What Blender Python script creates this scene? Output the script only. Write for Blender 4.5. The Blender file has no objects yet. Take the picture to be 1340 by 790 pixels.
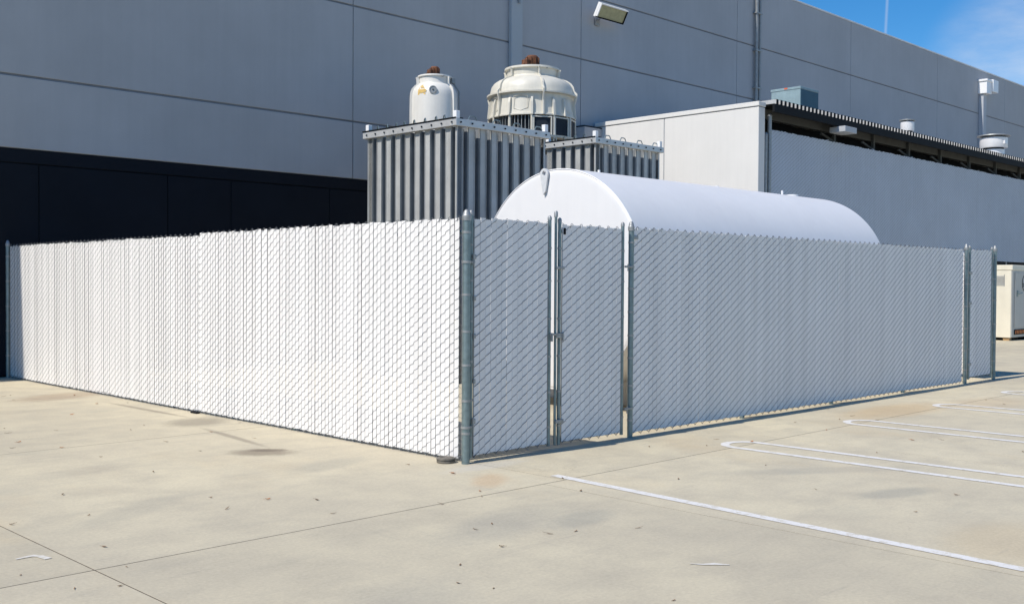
import bpy, math, random
from mathutils import Vector, Matrix
random.seed(7)
R = math.radians
sc = bpy.context.scene
C = sc.collection

# ------------------------------------------------------------ camera
cd = bpy.data.cameras.new('camera')
cam = bpy.data.objects.new('camera', cd)
C.objects.link(cam)
sc.camera = cam
YAW, PITCH, ROLL = 0.7864, -0.0186, 0.0059
F = Vector((math.cos(PITCH)*math.cos(YAW), math.cos(PITCH)*math.sin(YAW), math.sin(PITCH)))
Rt = F.cross(Vector((0, 0, 1))).normalized()
U = Rt.cross(F)
c_, s_ = math.cos(ROLL), math.sin(ROLL)
R2 = Rt*c_ + U*s_
U2 = -Rt*s_ + U*c_
m = Matrix((R2, U2, -F)).transposed().to_4x4()
m.translation = Vector((-6.957, -7.594, 1.782))
cam.matrix_world = m
cd.sensor_fit = 'HORIZONTAL'
cd.sensor_width = 36.0
cd.lens = 36.0*1370.0/1340.0
cd.clip_start = 0.05
cd.clip_end = 3000

# ------------------------------------------------------------ light
EL = R(50.0)
DEL = math.asin(0.073*math.tan(EL))
SUN = Vector((-math.cos(EL)*math.cos(DEL), math.cos(EL)*math.sin(DEL), math.sin(EL)))
ld = bpy.data.lights.new('sun', 'SUN')
ld.energy = 4.45
ld.angle = R(0.53)
ld.color = (1.0, 0.94, 0.85)
sun = bpy.data.objects.new('sun', ld)
C.objects.link(sun)
sun.rotation_euler = (-SUN).to_track_quat('-Z', 'Y').to_euler()
sun.location = SUN*60

world = bpy.data.worlds.new('World')
sc.world = world
world.use_nodes = True
wt = world.node_tree
for n in list(wt.nodes):
    wt.nodes.remove(n)


def N(nt, t, **kw):
    n = nt.nodes.new(t)
    for k, v in kw.items():
        if k in n.inputs.keys():
            n.inputs[k].default_value = v
        else:
            setattr(n, k, v)
    return n


wo = N(wt, 'ShaderNodeOutputWorld')
bg = N(wt, 'ShaderNodeBackground')
bg.inputs['Strength'].default_value = 0.130
sky = N(wt, 'ShaderNodeTexSky')
sky.sky_type = 'NISHITA'
sky.sun_disc = False
sky.sun_elevation = EL
sky.sun_rotation = -(math.pi/2 - DEL)
sky.air_density = 1.0
sky.dust_density = 0.0
sky.ozone_density = 6.0
# thin cirrus and one faint contrail, both set by direction only
tc = N(wt, 'ShaderNodeTexCoord')
mp = N(wt, 'ShaderNodeMapping')
mp.inputs['Scale'].default_value = (2.0, 3.0, 9.0)
mp.inputs['Rotation'].default_value = (0.25, 0.2, 0.6)
wn = N(wt, 'ShaderNodeTexNoise', Scale=2.2, Detail=7.0, Roughness=0.58)
wr = N(wt, 'ShaderNodeValToRGB')
wr.color_ramp.elements[0].position = 0.60
wr.color_ramp.elements[1].position = 0.80
wr.color_ramp.elements[1].color = (0.55, 0.55, 0.55, 1)
wt.links.new(tc.outputs['Generated'], mp.inputs['Vector'])
wt.links.new(mp.outputs['Vector'], wn.inputs['Vector'])
wt.links.new(wn.outputs['Fac'], wr.inputs['Fac'])
d1 = Vector((0.88, 0.42, 0.25)); d2 = Vector((0.8803, 0.4245, 0.15))
nn = d1.cross(d2).normalized()
dt = N(wt, 'ShaderNodeVectorMath', operation='DOT_PRODUCT')
dt.inputs[1].default_value = nn
ab = N(wt, 'ShaderNodeMath', operation='ABSOLUTE')
mr = N(wt, 'ShaderNodeMapRange')
mr.inputs['From Min'].default_value = 0.0003
mr.inputs['From Max'].default_value = 0.0017
mr.inputs['To Min'].default_value = 0.22
mr.inputs['To Max'].default_value = 0.0
wt.links.new(tc.outputs['Generated'], dt.inputs[0])
wt.links.new(dt.outputs['Value'], ab.inputs[0])
wt.links.new(ab.outputs[0], mr.inputs['Value'])
df = N(wt, 'ShaderNodeVectorMath', operation='DOT_PRODUCT')
df.inputs[1].default_value = d1.normalized()
gt = N(wt, 'ShaderNodeMath', operation='GREATER_THAN'); gt.inputs[1].default_value = 0.8
mu = N(wt, 'ShaderNodeMath', operation='MULTIPLY')
wt.links.new(tc.outputs['Generated'], df.inputs[0])
wt.links.new(df.outputs['Value'], gt.inputs[0])
wt.links.new(gt.outputs[0], mu.inputs[0]); wt.links.new(mr.outputs[0], mu.inputs[1])
dc = N(wt, 'ShaderNodeVectorMath', operation='DOT_PRODUCT')
dc.inputs[1].default_value = Vector((0.925, 0.325, 0.185)).normalized()
wt.links.new(tc.outputs['Generated'], dc.inputs[0])
cr = N(wt, 'ShaderNodeMapRange')
cr.interpolation_type = 'SMOOTHSTEP'
cr.inputs['From Min'].default_value = 0.9965
cr.inputs['From Max'].default_value = 1.0
cr.inputs['To Max'].default_value = 1.0
wt.links.new(dc.outputs['Value'], cr.inputs['Value'])
cn = N(wt, 'ShaderNodeTexNoise', Scale=7.0, Detail=6.0, Roughness=0.6)
wt.links.new(mp.outputs['Vector'], cn.inputs['Vector'])
c2 = N(wt, 'ShaderNodeMath', operation='MULTIPLY')
wt.links.new(cr.outputs[0], c2.inputs[0]); wt.links.new(cn.outputs['Fac'], c2.inputs[1])
c3 = N(wt, 'ShaderNodeMath', operation='MULTIPLY'); c3.inputs[1].default_value = 0.55
wt.links.new(c2.outputs[0], c3.inputs[0])
m0 = N(wt, 'ShaderNodeMath', operation='MAXIMUM')
wt.links.new(wr.outputs['Color'], m0.inputs[0]); wt.links.new(c3.outputs[0], m0.inputs[1])
mx = N(wt, 'ShaderNodeMath', operation='MAXIMUM')
wt.links.new(m0.outputs[0], mx.inputs[0]); wt.links.new(mu.outputs[0], mx.inputs[1])
mix = N(wt, 'ShaderNodeMixRGB')
mix.inputs['Color2'].default_value = (6.0, 6.2, 6.6, 1)
wt.links.new(mx.outputs[0], mix.inputs['Fac'])
hs = N(wt, 'ShaderNodeHueSaturation')
hs.inputs['Saturation'].default_value = 1.30
hs.inputs['Value'].default_value = 0.96
wt.links.new(sky.outputs['Color'], hs.inputs['Color'])
wt.links.new(hs.outputs['Color'], mix.inputs['Color1'])
wt.links.new(mix.outputs['Color'], bg.inputs['Color'])
wt.links.new(bg.outputs[0], wo.inputs['Surface'])

sc.view_settings.view_transform = 'Standard'
sc.view_settings.look = 'None'
sc.view_settings.gamma = 1.0
sc.view_settings.use_curve_mapping = False
sc.view_settings.exposure = 0.06

# ------------------------------------------------------------ materials


def mat(name, col, rough=0.7, metal=0.0, var=0.12, scale=3.0, bump=0.0, bscale=60.0,
        streak=0.0, col2=None, spec=0.5, edge=None, rand=0.0):
    mt = bpy.data.materials.new(name)
    mt.use_nodes = True
    nt = mt.node_tree
    b = nt.nodes['Principled BSDF']
    b.inputs['Roughness'].default_value = rough
    b.inputs['Metallic'].default_value = metal
    b.inputs['Specular IOR Level'].default_value = spec
    geo = N(nt, 'ShaderNodeNewGeometry')
    n1 = N(nt, 'ShaderNodeTexNoise', Scale=scale, Detail=8.0, Roughness=0.62)
    nt.links.new(geo.outputs['Position'], n1.inputs['Vector'])
    rp = N(nt, 'ShaderNodeValToRGB')
    rp.color_ramp.elements[0].position = 0.32
    rp.color_ramp.elements[1].position = 0.68
    a = [max(0, c*(1-var)) for c in col] if col2 is None else list(col2)
    z = [min(1, c*(1+var)) for c in col] if col2 is None else list(col)
    rp.color_ramp.elements[0].color = (*a, 1)
    rp.color_ramp.elements[1].color = (*z, 1)
    nt.links.new(n1.outputs['Fac'], rp.inputs['Fac'])
    last = rp.outputs['Color']
    if streak > 0:
        mp = N(nt, 'ShaderNodeMapping')
        mp.inputs['Scale'].default_value = (3.0, 3.0, 0.12)
        n2 = N(nt, 'ShaderNodeTexNoise', Scale=2.5, Detail=6.0, Roughness=0.6)
        nt.links.new(geo.outputs['Position'], mp.inputs['Vector'])
        nt.links.new(mp.outputs['Vector'], n2.inputs['Vector'])
        r2 = N(nt, 'ShaderNodeMapRange')
        r2.inputs['From Min'].default_value = 0.35
        r2.inputs['From Max'].default_value = 0.75
        r2.inputs['To Min'].default_value = 1.0
        r2.inputs['To Max'].default_value = 1.0 - streak
        nt.links.new(n2.outputs['Fac'], r2.inputs['Value'])
        mm = N(nt, 'ShaderNodeVectorMath', operation='SCALE')
        nt.links.new(last, mm.inputs[0]); nt.links.new(r2.outputs[0], mm.inputs['Scale'])
        last = mm.outputs[0]
    if rand > 0:
        oi = N(nt, 'ShaderNodeObjectInfo')
        r3 = N(nt, 'ShaderNodeMapRange')
        r3.inputs['To Min'].default_value = 1.0 - rand
        r3.inputs['To Max'].default_value = 1.0 + rand*0.4
        nt.links.new(oi.outputs['Random'], r3.inputs['Value'])
        mm = N(nt, 'ShaderNodeVectorMath', operation='SCALE')
        nt.links.new(last, mm.inputs[0]); nt.links.new(r3.outputs[0], mm.inputs['Scale'])
        last = mm.outputs[0]
    nt.links.new(last, b.inputs['Base Color'])
    if bump > 0:
        n3 = N(nt, 'ShaderNodeTexNoise', Scale=bscale, Detail=4.0)
        nt.links.new(geo.outputs['Position'], n3.inputs['Vector'])
        bp = N(nt, 'ShaderNodeBump', Strength=bump, Distance=0.01)
        nt.links.new(n3.outputs['Fac'], bp.inputs['Height'])
        nt.links.new(bp.outputs['Normal'], b.inputs['Normal'])
    return mt


def blob(nt, pos, c, r, ang=0.0, warp=0.6, nz=None):
    """soft stain mask with a noisy edge at world position c (x, y), radii r"""
    mp = N(nt, 'ShaderNodeMapping')
    mp.vector_type = 'TEXTURE'
    mp.inputs['Location'].default_value = (c[0], c[1], 0)
    mp.inputs['Rotation'].default_value = (0, 0, ang)
    mp.inputs['Scale'].default_value = (r[0], r[1], 1000)
    nt.links.new(pos, mp.inputs['Vector'])
    ln = N(nt, 'ShaderNodeVectorMath', operation='LENGTH')
    nt.links.new(mp.outputs['Vector'], ln.inputs[0])
    ad = N(nt, 'ShaderNodeMath', operation='MULTIPLY_ADD')
    ad.inputs[1].default_value = warp*2
    nt.links.new(nz, ad.inputs[0])
    nt.links.new(ln.outputs['Value'], ad.inputs[2])
    mr = N(nt, 'ShaderNodeMapRange')
    mr.interpolation_type = 'SMOOTHSTEP'
    mr.inputs['From Min'].default_value = 0.5+warp
    mr.inputs['From Max'].default_value = 1.35+warp
    mr.inputs['To Min'].default_value = 1.0
    mr.inputs['To Max'].default_value = 0.0
    nt.links.new(ad.outputs[0], mr.inputs['Value'])
    return mr.outputs[0]


def concrete_ground():
    mt = bpy.data.materials.new('concrete_paving')
    mt.use_nodes = True
    nt = mt.node_tree
    b = nt.nodes['Principled BSDF']
    b.inputs['Roughness'].default_value = 0.86
    b.inputs['Specular IOR Level'].default_value = 0.25
    geo = N(nt, 'ShaderNodeNewGeometry')
    pos = geo.outputs['Position']

    def noise(s, d=8, r=0.6, sc3=None):
        n = N(nt, 'ShaderNodeTexNoise', Scale=s, Detail=float(d), Roughness=r)
        if sc3:
            mp = N(nt, 'ShaderNodeMapping')
            mp.inputs['Scale'].default_value = sc3
            nt.links.new(pos, mp.inputs['Vector'])
            nt.links.new(mp.outputs['Vector'], n.inputs['Vector'])
        else:
            nt.links.new(pos, n.inputs['Vector'])
        return n.outputs['Fac']

    def rng(v, a, z, lo, hi):
        m_ = N(nt, 'ShaderNodeMapRange')
        m_.inputs['From Min'].default_value = a
        m_.inputs['From Max'].default_value = z
        m_.inputs['To Min'].default_value = lo
        m_.inputs['To Max'].default_value = hi
        nt.links.new(v, m_.inputs['Value'])
        return m_.outputs[0]

    def mixc(fac, c1, c2, mode='MIX'):
        m_ = N(nt, 'ShaderNodeMixRGB')
        m_.blend_type = mode
        for s, v in (('Fac', fac), ('Color1', c1), ('Color2', c2)):
            if isinstance(v, (tuple, float)):
                m_.inputs[s].default_value = v
            else:
                nt.links.new(v, m_.inputs[s])
        return m_.outputs[0]
    big = noise(0.33, 6, 0.62)
    mid = noise(1.6, 9, 0.68)
    fine = noise(38, 5, 0.7)
    warm = noise(0.55, 5, 0.6, (1.0, 0.6, 1.0))
    col = mixc(rng(big, 0.33, 0.68, 0, 1), (0.50, 0.445, 0.335, 1), (0.62, 0.55, 0.395, 1))
    col = mixc(rng(mid, 0.42, 0.70, 0, 0.65), col, (0.42, 0.375, 0.29, 1))
    col = mixc(rng(warm, 0.57, 0.75, 0, 0.45), col, (0.56, 0.45, 0.29, 1))
    green = noise(0.8, 7, 0.6, (0.7, 1.3, 1.0))
    col = mixc(rng(green, 0.60, 0.76, 0, 0.38), col, (0.35, 0.345, 0.285, 1))
    wipe = noise(2.4, 6, 0.55, (0.35, 1.6, 1.0))
    col = mixc(rng(wipe, 0.55, 0.8, 0, 0.35), col, (0.36, 0.33, 0.27, 1))
    nz = noise(9.0, 10, 0.8)
    stains = [((-1.12, 1.93), (0.34, 0.22), -0.78, 0.62, (0.17, 0.135, 0.10, 1)),
              ((-1.0, 2.02), (0.20, 0.10), -0.78, 0.6, (0.13, 0.10, 0.075, 1)),
              ((-0.78, 3.1), (0.055, 0.85), -0.12, 0.6, (0.22, 0.19, 0.15, 1)),
              ((-0.34, 6.2), (0.06, 1.1), 0.02, 0.6, (0.22, 0.19, 0.15, 1)),
              ((-0.45, 4.55), (0.45, 0.35), 0.5, 0.55, (0.20, 0.175, 0.14, 1)),
              ((-0.55, 8.6), (0.8, 0.42), 0.4, 0.4, (0.30, 0.20, 0.13, 1)),
              ((-1.05, 0.85), (0.55, 0.2), 0.2, 0.30, (0.26, 0.255, 0.225, 1)),
              ((-0.45, -0.8), (0.34, 0.16), 0.7, 0.45, (0.52, 0.35, 0.20, 1)),
              ((7.4, -0.95), (1.3, 0.45), 0.0, 0.5, (0.52, 0.37, 0.20, 1)),
              ((9.3, -1.5), (1.1, 0.5), 0.0, 0.35, (0.50, 0.37, 0.23, 1)),
              ((-1.5, -2.1), (0.8, 0.3), 0.2, 0.28, (0.28, 0.275, 0.25, 1)),
              ((-1.0, -2.4), (0.4, 0.18), 0.2, 0.35, (0.25, 0.255, 0.235, 1)),
              ((1.7, -3.6), (0.45, 0.16), -0.3, 0.40, (0.25, 0.25, 0.225, 1)),
              ((2.2, -2.6), (1.2, 0.16), -0.6, 0.25, (0.28, 0.27, 0.24, 1)),
              ((-3.0, 2.1), (0.5, 0.2), 0.2, 0.22, (0.30, 0.28, 0.24, 1)),
              ((-3.3, 0.2), (0.7, 0.18), 0.5, 0.25, (0.28, 0.27, 0.235, 1)),
              ((0.05, -0.25), (0.55, 0.14), 0.0, 0.5, (0.55, 0.52, 0.45, 1)),
              ((-3.6, -3.3), (0.9, 0.4), 0.5, 0.2, (0.30, 0.30, 0.27, 1)),
              ((0.6, -4.9), (0.7, 0.4), 0.2, 0.45, (0.52, 0.42, 0.27, 1)),
              ((4.6, 2.6), (2.0, 0.8), 0.0, 0.3, (0.33, 0.30, 0.24, 1))]
    for c, r, a, k, cc in stains:
        f = blob(nt, pos, c, r, a, 0.55, nz)
        mm = N(nt, 'ShaderNodeMath', operation='MULTIPLY')
        mm.inputs[1].default_value = k
        nt.links.new(f, mm.inputs[0])
        col = mixc(mm.outputs[0], col, cc)
    # drag scuffs left by tyres, long in one direction
    for sc3, lo, hi, k, cc in (((0.25, 3.2, 1.0), 0.60, 0.70, 0.40, (0.33, 0.30, 0.25, 1)), ((2.6, 0.22, 1.0), 0.62, 0.72, 0.32, (0.34, 0.315, 0.26, 1)),
                               ((1.5, 1.5, 1.0), 0.66, 0.74, 0.30, (0.66, 0.60, 0.47, 1))):
        col = mixc(rng(noise(1.9, 10, 0.72, sc3), lo, hi, 0, k), col, cc)
    vo = N(nt, 'ShaderNodeTexVoronoi', Scale=0.33)
    vo.feature = 'DISTANCE_TO_EDGE'
    wv = N(nt, 'ShaderNodeVectorMath', operation='ADD')
    wn_ = N(nt, 'ShaderNodeTexNoise', Scale=1.3, Detail=8.0, Roughness=0.65)
    nt.links.new(pos, wn_.inputs['Vector'])
    nt.links.new(pos, wv.inputs[0]); nt.links.new(wn_.outputs['Color'], wv.inputs[1])
    nt.links.new(wv.outputs[0], vo.inputs['Vector'])
    ck = rng(vo.outputs['Distance'], 0.0, 0.0016, 1, 0)
    cm = N(nt, 'ShaderNodeMath', operation='MULTIPLY')
    nt.links.new(ck, cm.inputs[0]); nt.links.new(rng(noise(0.5, 3, 0.5), 0.50, 0.62, 0, 0.5), cm.inputs[1])
    col = mixc(cm.outputs[0], col, (0.2, 0.175, 0.14, 1))
    # small pits and specks
    sp = noise(85, 2, 0.5)
    col = mixc(rng(sp, 0.68, 0.76, 0, 0.3), col, (0.2, 0.18, 0.15, 1))
    col = mixc(rng(noise(23, 3, 0.6), 0.68, 0.76, 0, 0.2), col, (0.25, 0.22, 0.18, 1))
    oi = N(nt, 'ShaderNodeObjectInfo')
    k = rng(oi.outputs['Random'], 0, 1, 0.965, 1.03)
    fm = rng(fine, 0.3, 0.7, 0.90, 1.08)
    mk = N(nt, 'ShaderNodeMath', operation='MULTIPLY')
    nt.links.new(k, mk.inputs[0]); nt.links.new(fm, mk.inputs[1])
    vs = N(nt, 'ShaderNodeVectorMath', operation='SCALE')
    nt.links.new(col, vs.inputs[0]); nt.links.new(mk.outputs[0], vs.inputs['Scale'])
    nt.links.new(vs.outputs[0], b.inputs['Base Color'])
    bp = N(nt, 'ShaderNodeBump', Strength=0.25, Distance=0.006)
    nt.links.new(noise(45, 6, 0.7), bp.inputs['Height'])
    nt.links.new(bp.outputs['Normal'], b.inputs['Normal'])
    return mt


M = {}
M['ground'] = concrete_ground()
M['paint'] = mat('road_paint', (0.71, 0.69, 0.66), 0.85, var=0.0, col2=(0.56, 0.52, 0.44), scale=9, bump=0.2)
M['worn'] = mat('worn_road_paint', (0.70, 0.68, 0.64), 0.85, var=0.0, col2=(0.55, 0.50, 0.40), scale=24)
M['slat'] = mat('white_slat', (0.83, 0.81, 0.79), 0.5, var=0.03, scale=1.2, streak=0.06, rand=0.06, spec=0.3)
M['slat_grey'] = mat('grey_slat', (0.50, 0.54, 0.60), 0.6, var=0.05, scale=0.7, streak=0.06)
M['wire'] = mat('galvanised_wire', (0.17, 0.18, 0.19), 0.55, 0.3, var=0.25, scale=20)
M['galv'] = mat('galvanised_post', (0.20, 0.26, 0.27), 0.42, 0.55, var=0.18, scale=14, bump=0.1)
M['galvd'] = mat('dull_galvanised_fitting', (0.33, 0.34, 0.34), 0.5, 0.5, var=0.2, scale=18)
M['wall'] = mat('painted_tilt_up_wall', (0.395, 0.41, 0.43), 0.8, var=0.06, spec=0.3, scale=0.5, streak=0.045, rand=0.03, bump=0.12, bscale=25)
M['walld'] = mat('dark_navy_wall', (0.006, 0.009, 0.015), 0.7, var=0.15, spec=0.15, scale=0.8, bump=0.1, bscale=25)
M['pier'] = mat('painted_pier', (0.39, 0.43, 0.46), 0.8, var=0.04, scale=0.5, spec=0.3)
M['groove'] = mat('joint_sealant', (0.20, 0.22, 0.25), 0.8)
M['sealer'] = mat('joint_dirt', (0.11, 0.09, 0.07), 0.95, var=0.4, scale=9, spec=0.1)
M['cap'] = mat('white_metal_flashing', (0.72, 0.72, 0.72), 0.45, 0.1, var=0.06)
M['annex'] = mat('white_stucco', (0.725, 0.71, 0.68), 0.9, var=0.03, scale=0.8, bump=0.15, bscale=30, streak=0.04, spec=0.2)
M['tank'] = mat('white_tank_paint', (0.765, 0.755, 0.75), 0.45, var=0.025, scale=0.8, streak=0.03)
M['lug'] = mat('grey_lug_paint', (0.62, 0.63, 0.64), 0.5, var=0.1, scale=20)
M['frp'] = mat('cream_fibreglass', (0.68, 0.65, 0.565), 0.42, var=0.06, scale=2.5, streak=0.13)
M['frp2'] = mat('white_fibreglass', (0.74, 0.72, 0.67), 0.42, var=0.05, scale=2.5, streak=0.10)
M['rust'] = mat('rusty_motor', (0.22, 0.085, 0.035), 0.8, var=0.0, col2=(0.07, 0.03, 0.02), scale=14, bump=0.5)
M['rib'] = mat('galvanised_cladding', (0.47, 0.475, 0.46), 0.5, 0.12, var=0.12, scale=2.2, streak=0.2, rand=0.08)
M['pan'] = mat('shade_toned_cladding_pan', (0.21, 0.23, 0.25), 0.6, 0.1, var=0.15, scale=2.2, streak=0.2, spec=0.3)  # same cladding, darkened: shade of the valleys and webs put into the colour
M['ribcap'] = mat('galvanised_trim', (0.56, 0.56, 0.55), 0.42, 0.35, var=0.1, scale=5)
M['steel'] = mat('grey_steel', (0.30, 0.31, 0.31), 0.5, 0.4, var=0.15, scale=6)
M['black'] = mat('black_metal', (0.008, 0.009, 0.011), 0.7, var=0.2, spec=0.15)
M['dark'] = mat('dark_louvre', (0.022, 0.03, 0.04), 0.7, var=0.2, spec=0.2)
M['beam'] = mat('taupe_beam', (0.085, 0.09, 0.09), 0.8, var=0.1, spec=0.2)
M['deck'] = mat('roof_deck_metal', (0.50, 0.50, 0.49), 0.45, 0.3, var=0.1)
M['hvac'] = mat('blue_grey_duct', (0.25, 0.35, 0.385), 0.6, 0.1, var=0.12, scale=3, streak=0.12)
M['duct_shade'] = mat('shade_toned_duct', (0.04, 0.10, 0.14), 0.6, var=0.1, spec=0.3)  # duct colour darkened to carry the shade of its unlit side
M['vent'] = mat('white_vent_metal', (0.78, 0.77, 0.77), 0.4, 0.1, var=0.05)
M['cream'] = mat('cream_cabinet_paint', (0.76, 0.71, 0.58), 0.5, var=0.04, streak=0.07)
M['creamd'] = mat('grey_cabinet_paint', (0.50, 0.49, 0.45), 0.5, var=0.05, streak=0.10)
M['orange'] = mat('orange_paint', (0.70, 0.20, 0.03), 0.6, var=0.1)
M['foot'] = mat('timber_block', (0.42, 0.27, 0.13), 0.8, var=0.2, scale=12)
M['lens'] = mat('yellowed_lens', (0.36, 0.34, 0.19), 0.3, var=0.15, scale=8)
M['white'] = mat('white_enamel', (0.82, 0.82, 0.82), 0.35, var=0.02)
M['pipe'] = mat('grey_painted_downspout', (0.42, 0.44, 0.47), 0.6, var=0.05)
M['yellow'] = mat('faded_yellow_decal', (0.80, 0.55, 0.18), 0.6, var=0.1, scale=12)
M['leafb'] = mat('dry_brown_leaf', (0.20, 0.11, 0.05), 0.8, var=0.3, scale=30, rand=0.4)
M['leafo'] = mat('dry_orange_leaf', (0.45, 0.17, 0.05), 0.8, var=0.3, scale=30, rand=0.3)
M['capd'] = mat('weathered_metal_cap', (0.17, 0.155, 0.13), 0.6, 0.3, var=0.25, scale=25)
M['red'] = mat('red_tape', (0.65, 0.12, 0.05), 0.6)

_p = M['paint'].node_tree
for _n in _p.nodes:
    if _n.type == 'VALTORGB':
        _n.color_ramp.elements[0].position = 0.40
        _n.color_ramp.elements[1].position = 0.50
    if _n.type == 'TEX_NOISE' and abs(_n.inputs['Scale'].default_value-9) < 0.1:
        _n.inputs['Roughness'].default_value = 0.8

# ------------------------------------------------------------ helpers
ORG = {}


class MB:
    def __init__(s):
        s.v = []; s.f = []; s.sm = []

    def add(s, vs, fs, smooth=False):
        k = len(s.v)
        s.v += [Vector(v) for v in vs]
        s.f += [tuple(i+k for i in f) for f in fs]
        s.sm += [smooth]*len(fs)
        return s

    def box(s, a, b, mtx=None):
        x0, y0, z0 = a; x1, y1, z1 = b
        vs = [Vector(p) for p in ((x0, y0, z0), (x1, y0, z0), (x1, y1, z0), (x0, y1, z0),
                                  (x0, y0, z1), (x1, y0, z1), (x1, y1, z1), (x0, y1, z1))]
        if mtx is not None:
            vs = [mtx @ v for v in vs]
        return s.add(vs, [(0, 3, 2, 1), (4, 5, 6, 7), (0, 1, 5, 4), (1, 2, 6, 5), (2, 3, 7, 6), (3, 0, 4, 7)])

    def bbox(s, a, b, e=0.006, mtx=None):
        """box with chamfered vertical and horizontal edges"""
        x0, y0, z0 = a; x1, y1, z1 = b
        rings = []
        for z, k in ((z0, e), (z0+e, 0), (z1-e, 0), (z1, e)):
            rings.append([(x0+e+k*0, y0+k, z), (x1-e, y0+k, z), (x1-k, y0+e, z), (x1-k, y1-e, z),
                          (x1-e, y1-k, z), (x0+e, y1-k, z), (x0+k, y1-e, z), (x0+k, y0+e, z)])
        vs = [Vector(p) for r in rings for p in r]
        if mtx is not None:
            vs = [mtx @ v for v in vs]
        fs = [tuple(range(7, -1, -1)), tuple(range(24, 32))]
        for i in range(3):
            for j in range(8):
                fs.append((i*8+j, i*8+(j+1) % 8, (i+1)*8+(j+1) % 8, (i+1)*8+j))
        return s.add(vs, fs)

    def tube(s, pts, r, n=8, cap=True, smooth=True):
        pts = [Vector(p) for p in pts]
        rs = r if isinstance(r, (list, tuple)) else [r]*len(pts)
        base = len(s.v)
        ref = None
        for i, p in enumerate(pts):
            t = (pts[min(i+1, len(pts)-1)] - pts[max(i-1, 0)]).normalized()
            if ref is None:
                ref = Vector((0, 0, 1)) if abs(t.z) < 0.9 else Vector((1, 0, 0))
            u = t.cross(ref).normalized(); w = u.cross(t).normalized()
            ref = w
            for j in range(n):
                a = 2*math.pi*j/n
                s.v.append(p + u*math.cos(a)*rs[i] + w*math.sin(a)*rs[i])
        for i in range(len(pts)-1):
            for j in range(n):
                s.f.append((base+i*n+j, base+i*n+(j+1) % n, base+(i+1)*n+(j+1) % n, base+(i+1)*n+j)); s.sm.append(smooth)
        if cap:
            s.f.append(tuple(base+j for j in range(n-1, -1, -1))); s.sm.append(False)
            e = base+(len(pts)-1)*n
            s.f.append(tuple(e+j for j in range(n))); s.sm.append(False)
        return s

    def lathe(s, prof, c, n=48, cap=True, axis='Z', smooth=True):
        c = Vector(c); base = len(s.v)
        for r, h in prof:
            for j in range(n):
                a = 2*math.pi*j/n
                if axis == 'Z':
                    s.v.append(c + Vector((r*math.cos(a), r*math.sin(a), h)))
                elif axis == 'X':
                    s.v.append(c + Vector((h, r*math.cos(a), r*math.sin(a))))
                else:
                    s.v.append(c + Vector((r*math.sin(a), h, r*math.cos(a))))
        for i in range(len(prof)-1):
            for j in range(n):
                s.f.append((base+i*n+j, base+i*n+(j+1) % n, base+(i+1)*n+(j+1) % n, base+(i+1)*n+j)); s.sm.append(smooth)
        if cap:
            s.f.append(tuple(base+j for j in range(n-1, -1, -1))); s.sm.append(False)
            e = base+(len(prof)-1)*n
            s.f.append(tuple(e+j for j in range(n))); s.sm.append(False)
        return s

    def mesh(s, name, material, org=Vector((0, 0, 0))):
        me = bpy.data.meshes.new(name)
        me.from_pydata([tuple(v-org) for v in s.v], [], s.f)
        me.polygons.foreach_set('use_smooth', s.sm)
        me.materials.append(material)
        me.update()
        return me

    def build(s, name, material, parent=None, kind=None, label=None, sharp=35):
        org = ORG[parent] if parent is not None else Vector((0, 0, 0))
        me = s.mesh(name, material, org)
        if any(s.sm):
            me.set_sharp_from_angle(angle=R(sharp))
        o = bpy.data.objects.new(name, me)
        C.objects.link(o)
        if parent is not None:
            o.parent = parent
        ORG[o] = org.copy()
        if kind: o['kind'] = kind
        if label: o['label'] = label
        return o


def thing(name, loc, label, cat, group=None):
    o = bpy.data.objects.new(name, None)
    o.empty_display_size = 0.3
    C.objects.link(o)
    o.location = loc
    ORG[o] = Vector(loc)
    o['label'] = label; o['category'] = cat
    if group: o['group'] = group
    return o


def tag(o, label, cat, group=None):
    o['label'] = label; o['category'] = cat
    if group: o['group'] = group
    return o


def inst(me, name, parent, wloc, rotz=0.0, tilt=0.0):
    o = bpy.data.objects.new(name, me)
    o.parent = parent
    o.location = Vector(wloc) - ORG[parent]
    o.rotation_euler = (0, tilt, rotz)
    C.objects.link(o)
    return o


def rebase(o, loc):
    """give a top-level mesh its origin at loc"""
    loc = Vector(loc)
    o.data.transform(Matrix.Translation(-loc))
    o.location = loc
    ORG[o] = loc
    return o


# ------------------------------------------------------------ ground
g = MB(); g.add([(-400, -400, -0.03), (500, -400, -0.03), (500, 400, -0.03), (-400, 400, -0.03)], [(0, 1, 2, 3)])
ground = g.build('ground', M['ground'], kind='structure')
PX, PY = 4.02, 4.85
XB = [-4.24 + PX*k for k in range(-3, 15)]
YB = [-1.25 + PY*k for k in range(-4, 3)] + [12.47]
sl = {}
q = MB()
for j in range(len(YB)-1):
    # beside the enclosure the lengthwise joint runs under the fence line
    xs = [(0.06 if (abs(x+0.22) < 0.05 and YB[j] > -1.3) else x) for x in XB]
    d = YB[j+1]-YB[j]
    for i in range(len(xs)-1):
        w = xs[i+1]-xs[i]
        key = (round(w, 2), round(d, 2))
        if key not in sl:
            k_ = MB()
            k_.bbox((0.0046, 0.0062, -0.10), (w-0.0046, d-0.0062, 0), 0.0006)
            sl[key] = k_.mesh('concrete_slab', M['ground'])
        inst(sl[key], 'concrete_slab', ground, (xs[i], YB[j], 0))
        if i:
            q.box((xs[i]-0.0045, YB[j]+0.0062, -0.05), (xs[i]+0.0045, YB[j+1]-0.0062, -0.0012))
    if j:
        q.box((XB[0], YB[j]-0.006, -0.05), (XB[-1], YB[j]+0.006, -0.0012))
q.build('joint_filler', M['sealer'], ground)
# painted marks
Z1 = 0.004


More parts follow.
